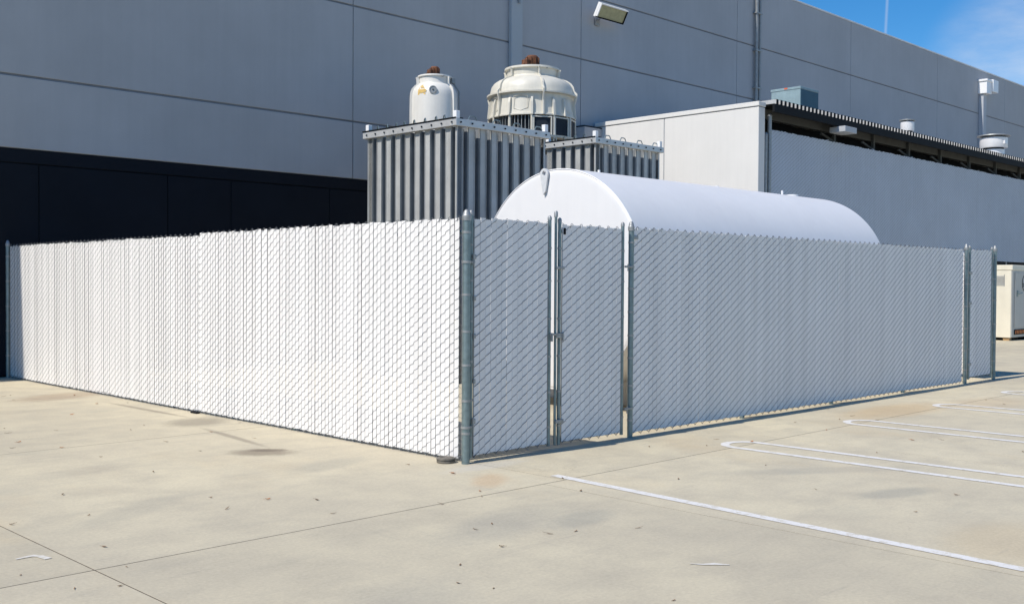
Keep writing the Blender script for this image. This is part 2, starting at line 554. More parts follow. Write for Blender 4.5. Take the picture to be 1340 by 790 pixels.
def ribbon(pts, w, z=Z1, th=0.0):
    """flat painted band along a polyline"""
    q = MB(); L = []; Rr = []
    P = [Vector((a, b, 0)) for a, b in pts]
    for i, p in enumerate(P):
        t = (P[min(i+1, len(P)-1)] - P[max(i-1, 0)]).normalized()
        n_ = Vector((-t.y, t.x, 0))
        ww = w[i] if isinstance(w, list) else w
        L.append(p+n_*ww/2 + Vector((0, 0, z))); Rr.append(p-n_*ww/2 + Vector((0, 0, z)))
    q.add(L+Rr, [(i, i+1, len(P)+i+1, len(P)+i) for i in range(len(P)-1)])
    # face upward
    q.f = [tuple(reversed(f)) for f in q.f]
    return q


o = ribbon([(0.15, -1.04), (0.04, -3.2), (-0.06, -5.3), (-0.10, -6.6)], 0.105).build('painted_line', M['paint'])
tag(rebase(o, (0.1, -1.04, 0)), 'single straight white parking line nearest the gates on the concrete', 'parking line', 'white parking bay markings')
hp = [(3.04, -1.03, 'first white hairpin-shaped parking line right of the single straight line'),
      (5.80, -1.05, 'second white hairpin-shaped parking line, next to the orange stained concrete'),
      (8.52, -1.06, 'third white hairpin-shaped parking line, below the long right fence'),
      (11.25, -1.04, 'farthest white hairpin-shaped parking line near the small end gate')]
for x, y, lab in hp:
    r = 0.245
    pts = [(x+r, y-5.2), (x+r, y-3), (x+r, y-1.2)]
    for k in range(0, 17):
        a = math.pi*k/16
        pts.append((x+r*math.cos(a), y-r+r*math.sin(a)))
    pts += [(x-r, y-1.2), (x-r, y-3), (x-r, y-5.2)]
    o = ribbon(pts, 0.10).build('painted_line', M['paint'])
    tag(rebase(o, (x, y-r, 0)), lab, 'parking line', 'white parking bay markings')
o = ribbon([(-4.50, -0.67), (-4.44, -0.66), (-4.385, -0.655), (-4.36, -0.70), (-4.345, -0.80)], [0.02, 0.035, 0.05, 0.045, 0.05]).build('paint_mark', M['worn'])
tag(rebase(o, (-4.42, -0.7, 0)), 'short hooked white paint mark by the crossing slab joints', 'paint mark')
o = ribbon([(-1.47, -3.71), (-1.42, -3.78), (-1.36, -3.82), (-1.31, -3.90)], [0.01, 0.03, 0.05, 0.02]).build('paint_mark', M['worn'])
tag(rebase(o, (-1.4, -3.8, 0)), 'faint small white paint smear alone on the bare concrete', 'paint mark')

# ------------------------------------------------------------ warehouse
WY = 12.5
wh = thing('warehouse', (15, WY, 0), 'huge grey tilt-up warehouse with dark navy lower wall and white roof flashing', 'building')
q = MB(); q.box((-24, WY+0.030, 4.192), (72, WY+40, 12.10)); q.build('backing_wall', M['groove'], wh)
q = MB(); q.box((-24, WY+0.06, 0), (72, WY+40, 4.188)); q.build('lower_backing_wall', M['walld'], wh)
cols = [-24.5+0.0, -16.45, -8.35, -0.25, 7.79, 15.85, 23.92, 32.03, 40.2, 48.3, 56.4, 64.5, 72]
rows = [4.20, 5.53, 8.23, 10.09, 12.18]
pm = {}
for i in range(len(cols)-1):
    for j in range(len(rows)-1):
        w = cols[i+1]-cols[i]; hh = rows[j+1]-rows[j]
        key = (round(w, 2), j)
        if key not in pm:
            q = MB(); q.bbox((0.010, 0, 0.022 if j else 0.0), (w-0.010, 0.028, hh-(0.022 if j < 3 else 0)), 0.006)
            pm[key] = q.mesh('wall_panel', M['wall'])
        inst(pm[key], 'wall_panel', wh, (cols[i], WY, rows[j]))
dcols = [-24, -20, -16, -12.1, -8.3, -4.2, -1.1, 0.62, 3.18, 4.62, 7.15, 9.8, 12.4, 15.85, 20, 24, 28, 32, 36, 40.2, 44, 48, 52, 56, 60, 64, 68, 72]
for i in range(len(dcols)-1):
    w = dcols[i+1]-dcols[i]
    q = MB(); q.bbox((dcols[i]+0.007, WY+0.026, 0.02), (dcols[i+1]-0.007, WY+0.058, 3.915), 0.005)
    q.build('lower_panel', M['walld'], wh)
q = MB(); q.bbox((-24, WY+0.018, 3.935), (72, WY+0.058, 4.185), 0.005); q.build('band_course', M['walld'], wh)
q = MB(); q.bbox((-24, WY-0.02, 12.185), (72, WY+0.32, 12.24), 0.006); q.build('roof_flashing', M['cap'], wh)
q = MB(); q.box((-24, WY+0.3, 12.10), (72, WY+40, 12.12)); q.build('roof', M['cap'], wh)
# flat pier with the cable run on it
q = MB(); q.bbox((12.90, WY-0.12, 4.2), (13.33, WY-0.004, 12.18), 0.012); q.build('pier', M['pier'], wh)
q = MB(); q.tube([(13.14, WY-0.17, 9.28), (13.14, WY-0.17, 12.1)], 0.035, 8); q.build('cable_conduit', M['galvd'], wh)
# conduits
cp = thing('conduit_run', (25.05, WY-0.12, 6.5), 'pair of slim grey conduits rising up the grey warehouse wall above the annex', 'conduit')
for dx, r in ((0, 0.055), (0.22, 0.045)):
    q = MB(); q.tube([(24.98+dx, WY-0.10, 6.4), (24.98+dx, WY-0.10, 12.17)], r, 10); q.build('pipe', M['steel'], cp)
q = MB()
for z in (7.0, 8.6, 9.9, 11.2):
    q.bbox((24.88, WY-0.16, z), (25.28, WY-0.002, z+0.05), 0.005)
q.build('pipe_strap', M['galvd'], cp)
# leader head and downspout
lh = thing('leader_head', (45.2, WY, 0), 'white rain leader head with tapering sunlit downspout high on the grey wall', 'downspout')
q = MB(); q.bbox((44.85, WY-0.42, 11.02), (45.45, WY-0.002, 11.66), 0.01)
q.bbox((44.80, WY-0.46, 11.60), (45.50, WY-0.002, 11.70), 0.01); q.build('collector_box', M['white'], lh)
q = MB(); q.bbox((45.452, WY-0.50, 11.15), (46.1, WY-0.002, 11.74), 0.01); q.build('scupper_box', M['white'], lh)
q = MB(); q.bbox((44.94, WY-0.235, 0.2), (45.34, WY-0.002, 11.01), 0.012); q.build('downspout', M['pipe'], lh)
q = MB()
for z in (3.0, 6.0, 9.0):
    q.bbox((44.90, WY-0.245, z), (45.38, WY-0.003, z+0.05), 0.004)
q.build('strap', M['pipe'], lh)

# wall flood light
fl = thing('wall_light', (16.8, WY-0.1, 9.6), 'boxy white flood light with yellowed lens on the grey warehouse wall', 'wall light')
A = Vector((16.12, WY-0.30, 9.44)); ex = Vector((1, 0, 0)); up = Vector((0, -0.20, 0.36)).normalized(); nrm = ex.cross(up).normalized()
if nrm.z > 0: nrm = -nrm
mt_ = Matrix((ex, up, nrm)).transposed().to_4x4(); mt_.translation = A
W_, H_ = 1.22, 0.42
q = MB(); q.bbox((0, 0, -0.10), (W_, H_, -0.004), 0.008, mt_)
q.box((0, H_-0.035, -0.002), (W_, H_, 0.05), mt_)
q.box((0, 0.035, -0.002), (0.035, H_-0.035, 0.05), mt_)
q.build('housing', M['white'], fl)
q = MB(); q.box((0, 0, -0.002), (W_, 0.034, 0.05), mt_); q.box((W_-0.035, 0.0345, -0.002), (W_, H_-0.0355, 0.05), mt_)
q.build('shaded_frame_rails', M['black'], fl)  # lower and right frame rails, blackened to paint their shaded edges
q = MB(); q.box((0.036, 0.036, -0.001), (W_-0.036, H_-0.036, 0.022), mt_); q.build('lens', M['lens'], fl)
q = MB(); q.tube([A+ex*0.4+up*0.12-nrm*0.1, (16.52, WY-0.03, 9.42)], 0.03, 8); q.bbox((16.42, WY-0.06, 9.30), (16.62, WY-0.003, 9.5), 0.01)
q.build('bracket', M['galvd'], fl)

# ------------------------------------------------------------ annex: white end wall, screened bay, metal roof
ax = thing('white_annex', (16.4, 9.6, 0), 'white annex end wall with lean-to black edged corrugated roof beside the warehouse', 'building')
q = MB(); q.bbox((16.40, 6.94, 0), (16.70, 9.915, 6.30), 0.01); q.build('wall_panel', M['annex'], ax)
q = MB(); q.bbox((16.40, 9.935, 0), (16.70, 12.40, 6.30), 0.01); q.build('wall_panel', M['annex'], ax)
q = MB(); q.box((16.42, 9.90, 0), (16.69, 9.95, 6.30)); q.build('wall_joint', M['groove'], ax)
q = MB(); q.bbox((16.38, 6.925, 6.32), (16.72, 12.42, 6.44), 0.01); q.build('parapet_cap', M['annex'], ax)
q = MB(); q.box((16.41, 6.95, 6.295), (16.69, 12.39, 6.325)); q.build('cap_reveal', M['groove'], ax)
q = MB(); q.bbox((15.62, 12.14, 0), (16.39, 12.47, 6.24), 0.01); q.build('return_wall', M['wall'], ax)
q = MB(); q.bbox((15.60, 12.13, 6.245), (16.39, 12.475, 6.275), 0.008); q.build('return_cap', M['dark'], ax)
# corrugated roof deck: square wave along x
RX0, RX1, RY0, RY1 = 16.78, 48.0, 6.72, 12.44
q = MB(); p = 0.20; zt, zb = 6.52, 6.40; k = int((RX1-RX0)/p)
prof = []
for i in range(k):
    x = RX0+i*p
    prof += [(x, zb), (x+0.085, zb), (x+0.092, zt), (x+0.193, zt)]
prof.append((RX0+k*p, zb))
n_ = len(prof)
vs = [(x, RY0, z) for x, z in prof] + [(x, RY1, z) for x, z in prof]
q.add(vs, [(i, i+1, n_+i+1, n_+i) for i in range(n_-1)])
q.build('roof_deck', M['deck'], ax)
# black plates in the flute mouths at the eave, standing in for the shade inside
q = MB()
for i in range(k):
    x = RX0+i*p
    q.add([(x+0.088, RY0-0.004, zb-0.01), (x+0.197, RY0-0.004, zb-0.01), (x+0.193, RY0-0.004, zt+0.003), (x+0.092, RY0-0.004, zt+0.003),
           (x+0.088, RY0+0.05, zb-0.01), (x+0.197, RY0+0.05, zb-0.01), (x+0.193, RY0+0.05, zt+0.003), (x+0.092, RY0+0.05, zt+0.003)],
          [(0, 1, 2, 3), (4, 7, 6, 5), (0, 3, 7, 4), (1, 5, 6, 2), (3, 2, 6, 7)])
q.build('flute_shade', M['black'], ax, kind='stuff')
q = MB(); q.bbox((RX0, RY0-0.01, 6.185), (RX1, RY0+0.06, 6.388), 0.006); q.build('fascia', M['black'], ax)
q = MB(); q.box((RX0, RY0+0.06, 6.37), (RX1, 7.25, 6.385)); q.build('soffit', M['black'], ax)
q = MB(); q.bbox((16.72, 7.25, 6.12), (RX1, 7.37, 6.375), 0.006); q.build('eave_beam', M['beam'], ax)
q = MB(); q.box((16.72, 8.4, 0), (RX1, 8.5, 6.39)); q.build('roof_shade_backing', M['dark'], ax)  # dark sheet added behind the gap to stand in for shade under the roof
q = MB(); q.bbox((20.12, 6.50, 6.02), (20.80, 6.98, 6.18), 0.01); q.build('eave_box', M['pipe'], ax)
for i in range(12):
    x = 20.75+i*2.42
    q = MB(); q.bbox((x, 7.16, 5.2), (x+0.09, 7.25, 6.3), 0.004)
    q.tube([(x+0.04, 7.2, 5.85), (x-0.65, 7.2, 6.02), (x-0.7, 7.2, 6.0)], 0.035, 6)
    q.build('roof_bracket', M['beam'], ax)

# screen: tall slatted chain-link along the bay
SC0, SC1, SY = 17.12, 47.5, 7.0
scn = thing('tall_screen_fence', (SC0, SY, 0), 'tall grey slatted chain-link screen under the black eave of the annex', 'fence')
q = MB(); pch = 0.08; n_s = int((SC1-SC0)/pch)
for i in range(n_s):
    x = SC0+i*pch; y = SY+random.uniform(-0.0008, 0.0008); w = 0.079
    z1 = 5.80+random.uniform(-0.012, 0.012)
    q.add([(x, y, 2.66), (x+w*0.10, y-0.0015, 2.66), (x+w*0.90, y-0.0015, 2.66), (x+w, y, 2.66),
           (x, y, z1), (x+w*0.10, y-0.0015, z1), (x+w*0.90, y-0.0015, z1), (x+w, y, z1), (x+w, y+0.008, 2.66), (x, y+0.008, 2.66), (x+w, y+0.008, z1), (x, y+0.008, z1)],
          [(0, 1, 5, 4), (1, 2, 6, 5), (2, 3, 7, 6), (3, 8, 10, 7), (8, 9, 11, 10), (9, 0, 4, 11), (4, 5, 6, 7, 10, 11), (0, 9, 8, 3, 2, 1)])
q.build('privacy_slats', M['slat_grey'], scn, kind='stuff')
q = MB(); D = 0.1
for kk in range(-int((5.8-2.66)/D)-1, int((SC1-SC0)*(D/2)/pch/D)+2):
    # line z = 2.66 + (x-SC0)*slope - kk*D
    sl_ = (D/2)/pch
    xa = max(SC0, SC0+kk*D/sl_); xb = min(SC1, SC0+(kk*D+3.14)/sl_)
    if xb-xa < 0.05: continue
    q.tube([(xa, SY-0.009, 2.66+(xa-SC0)*sl_-kk*D), (xb, SY-0.009, 2.66+(xb-SC0)*sl_-kk*D)], 0.0028, 3, False)
q.build('wire_mesh', M['wire'], scn, kind='stuff')
for x, r, zt_ in ((16.84, 0.05, 5.62), (17.02, 0.055, 6.12)):
    q = MB(); q.tube([(x, SY, 0), (x, SY, zt_)], r, 12); q.lathe([(r+0.008, 0), (r+0.008, 0.03), (r*0.7, 0.07), (r*0.2, 0.085)], (x, SY, zt_), 12)
    q.build('post', M['galvd'], scn)
q = MB(); q.bbox((16.95, 7.06, 2.52), (SC1, 7.30, 2.652), 0.006); q.build('bottom_rail', M['black'], scn)
for i in range(11):
    x = 20.2+i*2.7
    q = MB(); q.tube([(x, SY+0.075, 0), (x, SY+0.075, 5.85)], 0.04, 8); q.build('post', M['galvd'], scn)
lw = thing('bay_lower_wall', (32, 7.5, 0), 'dark lower wall below the tall grey screen, behind the cream cabinet', 'wall')
q = MB(); q.box((16.95, 7.40, 0), (47.8, 7.60, 2.6)); q.build('wall_face', M['walld'], lw)

# rooftop duct and vents
hv = thing('rooftop_duct', (21.1, 8.9, 6.52), 'blue-grey sheet metal duct box standing on the annex roof edge', 'duct box')
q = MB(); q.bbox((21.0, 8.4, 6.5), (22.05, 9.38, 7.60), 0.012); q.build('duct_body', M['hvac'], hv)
q = MB(); q.bbox((21.015, 8.385, 6.5), (22.04, 8.398, 7.55), 0.004); q.build('shaded_duct_side', M['duct_shade'], hv, label='duct side coloured darker as if in shade')
q = MB(); q.bbox((20.985, 8.385, 7.56), (22.065, 9.395, 7.635), 0.008); q.build('duct_lid', M['hvac'], hv)
q = MB(); q.box((20.978, 8.82, 7.59), (20.984, 8.93, 7.63)); q.build('red_tape', M['red'], hv)


def vent(x, y, z0, z1, r, label):
    t = thing('roof_vent', (x, y, z0), label, 'roof vent', 'white round vents on the annex roof')
    h = z1-z0
    q = MB(); q.lathe([(r*0.78, 0), (r*0.78, h*0.5)], (x, y, z0), 32); q.build('pipe', M['vent'], t)
    q = MB(); q.lathe([(r*0.74, h*0.5), (r*0.74, h*0.58)], (x, y, z0), 24); q.build('neck', M['dark'], t)
    q = MB(); q.lathe([(r*0.97, h*0.56), (r, h*0.58), (r, h*0.90), (r*0.9, h*0.93)], (x, y, z0), 32); q.build('hood', M['vent'], t)
    q = MB(); q.lathe([(r*1.18, h*0.96), (r*1.2, h*0.975), (r*1.18, h)], (x, y, z0), 32); q.build('cap_plate', M['galvd'], t)
    for k in range(4):
        a = k*math.pi/2+0.4
        q = MB(); q.tube([(x+r*0.8*math.cos(a), y+r*0.8*math.sin(a), z0+h*0.9), (x+r*0.8*math.cos(a), y+r*0.8*math.sin(a), z0+h*0.97)], 0.02, 6)
        q.build('cap_stud', M['galvd'], t)
    return t


vent(27.3, 8.0, 6.45, 7.30, 0.22, 'smaller white round vent nearer the duct box on the annex roof')
v = vent(34.85, 8.0, 6.45, 7.55, 0.50, 'larger white round vent farther right on the annex roof, under the leader head')
q = MB(); q.bbox((34.62, 7.49, 7.18), (34.86, 7.56, 7.32), 0.01); q.build('access_plate', M['vent'], v)

# ------------------------------------------------------------ cream cabinet
cb = thing('storage_cabinet', (28.3, 5.4, 0), 'cream steel equipment cabinet with grey door, round emblem and warning strip', 'cabinet')
q = MB(); q.bbox((28.2, 4.88, 0.10), (31.0, 6.9, 2.42), 0.015); q.build('body', M['creamd'], cb)
q = MB(); q.bbox((28.175, 4.90, 0.10), (28.198, 6.88, 2.26), 0.004); q.build('side_panel', M['cream'], cb)
q = MB(); q.bbox((28.17, 4.86, 2.27), (31.03, 6.92, 2.44), 0.015); q.build('roof', M['cream'], cb)
q = MB(); q.bbox((28.42, 4.858, 0.42), (29.9, 4.878, 2.20), 0.005); dr = q.build('door', M['creamd'], cb)
q = MB(); q.tube([(28.62, 4.85, 1.52), (28.62, 4.79, 1.52), (28.85, 4.79, 1.55)], 0.022, 8); q.bbox((28.57, 4.84, 1.42), (28.67, 4.857, 1.62), 0.004); q.build('handle', M['galv'], dr)
q = MB(); q.bbox((28.42, 4.855, 0.19), (30.8, 4.877, 0.36), 0.004); q.build('warning_strip', M['black'], cb)
q = MB()
for i in range(17):
    x = 28.46+i*0.135
    q.add([(x, 4.852, 0.22), (x+0.07, 4.852, 0.22), (x+0.10, 4.852, 0.33), (x+0.03, 4.852, 0.33)], [(0, 1, 2, 3)])
q.build('warning_chevrons', M['orange'], cb)
q = MB()
for i in range(9):
    q.add([(28.172, 5.12, 1.80+i*0.036), (28.160, 5.12, 1.785+i*0.036), (28.160, 5.38, 1.785+i*0.036), (28.172, 5.38, 1.80+i*0.036)], [(0, 1, 2, 3)])
q.box((28.168, 5.10, 1.76), (28.1745, 5.12, 2.13)); q.box((28.168, 5.38, 1.76), (28.1745, 5.40, 2.13))
q.build('side_vent', M['galvd'], cb)
q = MB()
for a0 in range(0, 24):
    a = a0*math.pi/12; b_ = (a0+1)*math.pi/12
    q.tube([(29.30+0.27*math.cos(a), 4.853, 1.86+0.27*math.sin(a)), (29.30+0.27*math.cos(b_), 4.853, 1.86+0.27*math.sin(b_))], 0.010, 4)
q.tube([(29.10, 4.853, 1.72), (29.28, 4.853, 1.95), (29.48, 4.853, 1.74)], 0.010, 4)
q.tube([(29.06, 4.853, 1.84), (29.54, 4.853, 1.84)], 0.010, 4)
q.build('round_emblem', M['black'], cb)
for x, mm in ((28.22, 'foot'), (29.6, 'black'), (30.75, 'orange')):
    for y in (4.95, 6.6):
        q = MB(); q.bbox((x, y, 0), (x+0.18, y+0.2, 0.098), 0.008); q.build('foot_block', M[mm if y > 5 or mm == 'black' else mm], cb)

# ------------------------------------------------------------ ribbed metal enclosures


def rib_mesh(h, drop):
    """one corrugation: bright crest at n=0 (outer) and a pan behind with the valley shade put into its darker colour; local x along wall, -y outward"""
    q = MB(); t = 0.006; w = 0.145; d = 0.125; P = 0.28
    q.box((0, 0, 0), (w, t, h))
    q.box((0, t+0.0005, 0), (t, 0.03, h)); q.box((w-t, t+0.0005, 0), (w, 0.025, h))
    q.box((0.0, -0.014, 0), (0.007, -0.0005, h))
    q.box((w-0.007, -0.014, 0), (w, -0.0005, h))
    q.box((P-0.028, d-0.02, 0), (P-0.012, d-0.004, h-0.02))
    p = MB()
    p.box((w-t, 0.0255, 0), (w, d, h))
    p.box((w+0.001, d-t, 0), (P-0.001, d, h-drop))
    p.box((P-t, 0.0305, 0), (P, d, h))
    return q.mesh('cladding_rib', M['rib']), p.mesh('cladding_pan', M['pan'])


def enclosure(x0, y0, x1, y1, zt, label):
    t = thing('ribbed_enclosure', ((x0+x1)/2, (y0+y1)/2, 0), label, 'enclosure', 'corrugated metal equipment enclosures')
    h = zt-0.12
    full = rib_mesh(h, 0.0); low = rib_mesh(h, 0.30); low2 = rib_mesh(h, 0.16)
    nx = int(round((x1-x0)/0.28)); ny = int(round((y1-y0)/0.28))
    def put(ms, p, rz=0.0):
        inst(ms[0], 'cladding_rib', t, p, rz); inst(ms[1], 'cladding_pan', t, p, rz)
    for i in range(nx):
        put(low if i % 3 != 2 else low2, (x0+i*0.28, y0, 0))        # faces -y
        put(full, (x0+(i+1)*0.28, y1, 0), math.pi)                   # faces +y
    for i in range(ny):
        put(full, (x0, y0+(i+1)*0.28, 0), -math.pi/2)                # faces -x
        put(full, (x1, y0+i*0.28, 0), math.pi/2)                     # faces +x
    X1 = x0+nx*0.28; Y1 = y0+ny*0.28
    e = 0.075
    for a, b in (((x0-e, y0-e, zt-0.125), (X1+e, y0+0.02, zt)), ((x0-e, Y1-0.02, zt-0.125), (X1+e, Y1+e, zt)),
                 ((x0-e-0.002, y0+0.022, zt-0.125), (x0+0.02, Y1-0.022, zt)), ((X1-0.02, y0+0.022, zt-0.125), (X1+e, Y1-0.022, zt))):
        q = MB(); q.bbox(a, b, 0.006); q.build('top_channel', M['ribcap'], t)
    q = MB(); q.box((x0-e-0.012, y0-e+0.01, zt+0.001), (x0+0.10, Y1+e, zt+0.022)); q.build('gasket_strip', M['black'], t)
    # bolts
    q = MB()
    for i in range(nx+1):
        x = x0+0.03+i*0.27
        q.lathe([(0.016, 0), (0.016, -0.02)], (x, y0-e, zt-0.062), 8, axis='Y')
    for i in range(ny+1):
        y = y0+0.03+i*0.27
        q.lathe([(0.016, 0), (0.016, -0.02)], (x0-e-0.002, y, zt-0.062), 8, axis='X')
    q.build('bolt_heads', M['dark'], t, kind='stuff')
    # wire loops on top
    def loop(p, dx, dy):
        a = []
        for k in range(9):
            u = k/8; a.append((p[0]+dx*u, p[1]+dy*u, p[2]+0.085*min(1, math.sin(math.pi*u)*1.6)))
        q = MB(); q.tube(a, 0.011, 6); return q.build('lifting_loop', M['galv'], t)
    for i in range(1, nx, 2):
        loop((x0+i*0.28+random.uniform(-.03, .03), y0+0.0, zt), 0.24, 0.02)
    for i in range(1, ny):
        loop((x0+0.01, y0+i*0.28+random.uniform(-.03, .03), zt+0.02), 0.10, 0.17)
    for cx, cy in ((x0-0.03, y0-0.03), (X1-0.03, y0-0.03), (x0-0.03, Y1-0.06)):
        q = MB(); q.bbox((cx-0.04, cy-0.04, zt+0.002), (cx+0.05, cy+0.05, zt+0.135), 0.006)
        q.build('corner_bracket', M['white'], t)
    q = MB(); q.bbox((x0+0.25, y0+0.35, zt+0.0), (x0+0.33, Y1-0.2, zt+0.06), 0.01); q.build('top_duct', M['hvac'], t)
    return t


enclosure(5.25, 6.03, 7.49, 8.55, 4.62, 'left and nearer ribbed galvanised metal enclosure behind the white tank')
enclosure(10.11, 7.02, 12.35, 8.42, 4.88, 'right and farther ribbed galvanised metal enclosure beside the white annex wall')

# ------------------------------------------------------------ cooling towers


def prof_rib(q, prof, c, ang, w=0.03, out=0.035):
    ca, sa = math.cos(ang), math.sin(ang)
    tx, ty = -sa*w/2, ca*w/2
    ring = []
    for r, z in prof:
        for rr, sgn in ((r-0.012, -1), (r+out, -1), (r+out, 1), (r-0.012, 1)):
            ring.append((c[0]+rr*ca+sgn*tx, c[1]+rr*sa+sgn*ty, z))
    fs = []
    for i in range(len(prof)-1):
        for j in range(4):
            fs.append((i*4+j, i*4+(j+1) % 4, (i+1)*4+(j+1) % 4, (i+1)*4+j))
    fs += [(3, 2, 1, 0), tuple(len(ring)-4+j for j in range(4))]
    q.add(ring, fs)


def motor(t, c, s):
    x, y, z = c
    q = MB()
    q.lathe([(0.05*s, 0), (0.10*s, 0.01), (0.115*s, 0.05*s), (0.115*s, 0.22*s), (0.09*s, 0.25*s)], (x, y, z), 16)
    for k in range(10):
        a = k*math.pi/5
        m_ = Matrix.Translation((x, y, z)) @ Matrix.Rotation(a, 4, 'Z')
        q.box((0.10*s, -0.006*s, 0.05*s), (0.135*s, 0.006*s, 0.21*s), m_)
    q.bbox((x-0.20*s, y-0.06*s, z+0.02), (x-0.10*s, y+0.08*s, z+0.16*s), 0.01)
    q.tube([(x-0.24*s, y+0.02, z+0.03), (x-0.12*s, y+0.02, z+0.17*s)], 0.03*s, 8)
    q.build('fan_motor', M['rust'], t)
    q = MB()
    for a in (0.3, 0.3+2*math.pi/3, 0.3+4*math.pi/3):
        q.tube([(x, y, z-0.02), (x+0.5*s*math.cos(a), y+0.5*s*math.sin(a), z-0.05)], 0.016, 6)
    q.build('motor_stay', M['steel'], t)


# big tower
TC = (8.86, 7.70)
ct = thing('cooling_tower', (TC[0], TC[1], 0), 'larger cream bottle-shaped cooling tower with moulded ribs and rusty fan motor', 'cooling tower', 'fibreglass cooling towers')
sh = [(0.575, 6.225), (0.58, 6.185), (0.535, 6.17), (0.525, 6.05), (0.545, 6.02), (0.62, 5.995), (0.72, 5.955), (0.80, 5.90), (0.85, 5.83), (0.872, 5.74), (0.88, 5.67), (0.945, 5.655), (0.945, 5.62), (0.86, 5.61), (0.865, 5.45), (0.895, 5.20), (0.92, 5.19), (0.92, 5.16)]
q = MB(); q.lathe([(0.50, 6.19), (0.54, 6.225)] + sh + [(0.86, 5.16), (0.86, 5.5), (0.5, 6.0), (0.50, 6.19)], (TC[0], TC[1], 0), 64, cap=False)
sh_o = q.build('shell', M['frp'], ct, sharp=30)
vd = math.atan2(-7.594-TC[1], -6.957-TC[0])      # azimuth towards the photographer's side
for dg in (-46.6, 14.4, 76, 136, 196, 256):
    q = MB(); prof_rib(q, [(0.575, 6.19), (0.555, 6.14), (0.545, 6.04)]+sh[5:10]+[(0.93, 5.68), (0.92, 5.60), (0.88, 5.45), (0.905, 5.17)], TC, vd+R(dg), 0.03, 0.042)
    q.build('moulded_rib', M['frp'], sh_o)
for dg in (-30, 0, 29, 47, 105, 123, 165, 183, 225, 243, 285, 303):
    q = MB(); a = vd+R(dg)
    prof_rib(q, [(0.845, 5.52), (0.875, 5.42), (0.90, 5.16)], TC, a, 0.045, 0.055)
    q.build('shell_pilaster', M['frp'], sh_o)
for dg in (-15, 45+16, 120, 180, 240, 300):
    a = vd+R(dg); pts = []
    for da, z in ((-9.5, 5.53), (0, 5.56), (9.5, 5.53), (9.5, 5.30), (0, 5.25), (-9.5, 5.30), (-9.5, 5.53)):
        aa = a+R(da); pts.append((TC[0]+0.893*math.cos(aa), TC[1]+0.893*math.sin(aa), z))
    q = MB(); q.tube(pts, 0.006, 4, False); q.build('moulded_panel_edge', M['frp'], sh_o)
motor(ct, (TC[0]+0.0, TC[1]+0.0, 6.23), 1.15)
for dg in range(0, 360, 30):
    a = vd+R(dg)
    q = MB(); q.tube([(TC[0]+0.90*math.cos(a), TC[1]+0.90*math.sin(a), 4.62), (TC[0]+0.90*math.cos(a), TC[1]+0.90*math.sin(a), 5.16)], 0.025, 6)
    q.build('leg', M['frp'], ct)
q = MB()
for k in range(72):
    a = 2*math.pi*k/72
    m_ = Matrix.Translation((TC[0], TC[1], 0)) @ Matrix.Rotation(a, 4, 'Z')
    q.box((0.80, -0.006, 4.80), (0.86, 0.006, 5.16), m_)
q.build('louvre_blades', M['galvd'], ct, kind='stuff')
q = MB(); q.lathe([(0.78, 4.7), (0.78, 5.18)], (TC[0], TC[1], 0), 40); q.build('fill_pack', M['dark'], ct)
for dg in (29+14, 29+44, 29-30+15):
    a = vd+R(dg)
    m_ = Matrix.Translation((TC[0], TC[1], 0)) @ Matrix.Rotation(a, 4, 'Z')
    q = MB(); q.box((0.868, -0.17, 4.78), (0.878, 0.17, 5.11), m_); q.build('louvre_panel', M['dark'], ct)
    q = MB()
    for A_, B_ in (((0.880, -0.20, 5.11), (0.90, 0.20, 5.135)), ((0.880, -0.20, 4.76), (0.90, -0.172, 5.11)), ((0.880, 0.172, 4.76), (0.90, 0.20, 5.11))):
        q.box(A_, B_, m_)
    q.build('louvre_frame', M['frp'], ct)
q = MB(); q.lathe([(0.80, 4.70), (0.93, 4.715), (0.94, 4.76), (0.80, 4.765)], (TC[0], TC[1], 0), 56); q.build('basin', M['frp'], ct)
st = thing('steel_stand', (TC[0], TC[1], 0), 'tall galvanised steel stand carrying the larger cream cooling tower', 'stand')
for dx in (-0.65, 0.65):
    for dy in (-0.65, 0.65):
        q = MB(); q.bbox((TC[0]+dx-0.06, TC[1]+dy-0.06, 0), (TC[0]+dx+0.06, TC[1]+dy+0.06, 4.538), 0.006); q.build('leg', M['steel'], st)
for dy in (-0.65, -0.25, 0.25, 0.65):
    q = MB(); q.bbox((TC[0]-0.80, TC[1]+dy-0.05, 4.62), (TC[0]+0.80, TC[1]+dy+0.05, 4.695), 0.006); q.build('beam', M['steel'], st)
for dx in (-0.65, 0.65):
    q = MB(); q.bbox((TC[0]+dx-0.06, TC[1]-0.75, 4.54), (TC[0]+dx+0.06, TC[1]+0.75, 4.617), 0.006); q.build('beam', M['steel'], st)

# the big tower stands behind the right enclosure: size it there and carry the stand down to the ground
GROW = 1.15
NEWC = Vector((11.23, 9.99, 0))
for root in (ct, st):
    root.location = NEWC
    done = set()
    for o_ in root.children_recursive:
        if o_.type != 'MESH' or o_.data.name in done: continue
        done.add(o_.data.name)
        for v_ in o_.data.vertices:
            v_.co = v_.co*GROW + Vector((0, 0, 1.782*(1-GROW)))
            if v_.co.z < 0: v_.co.z = 0.0

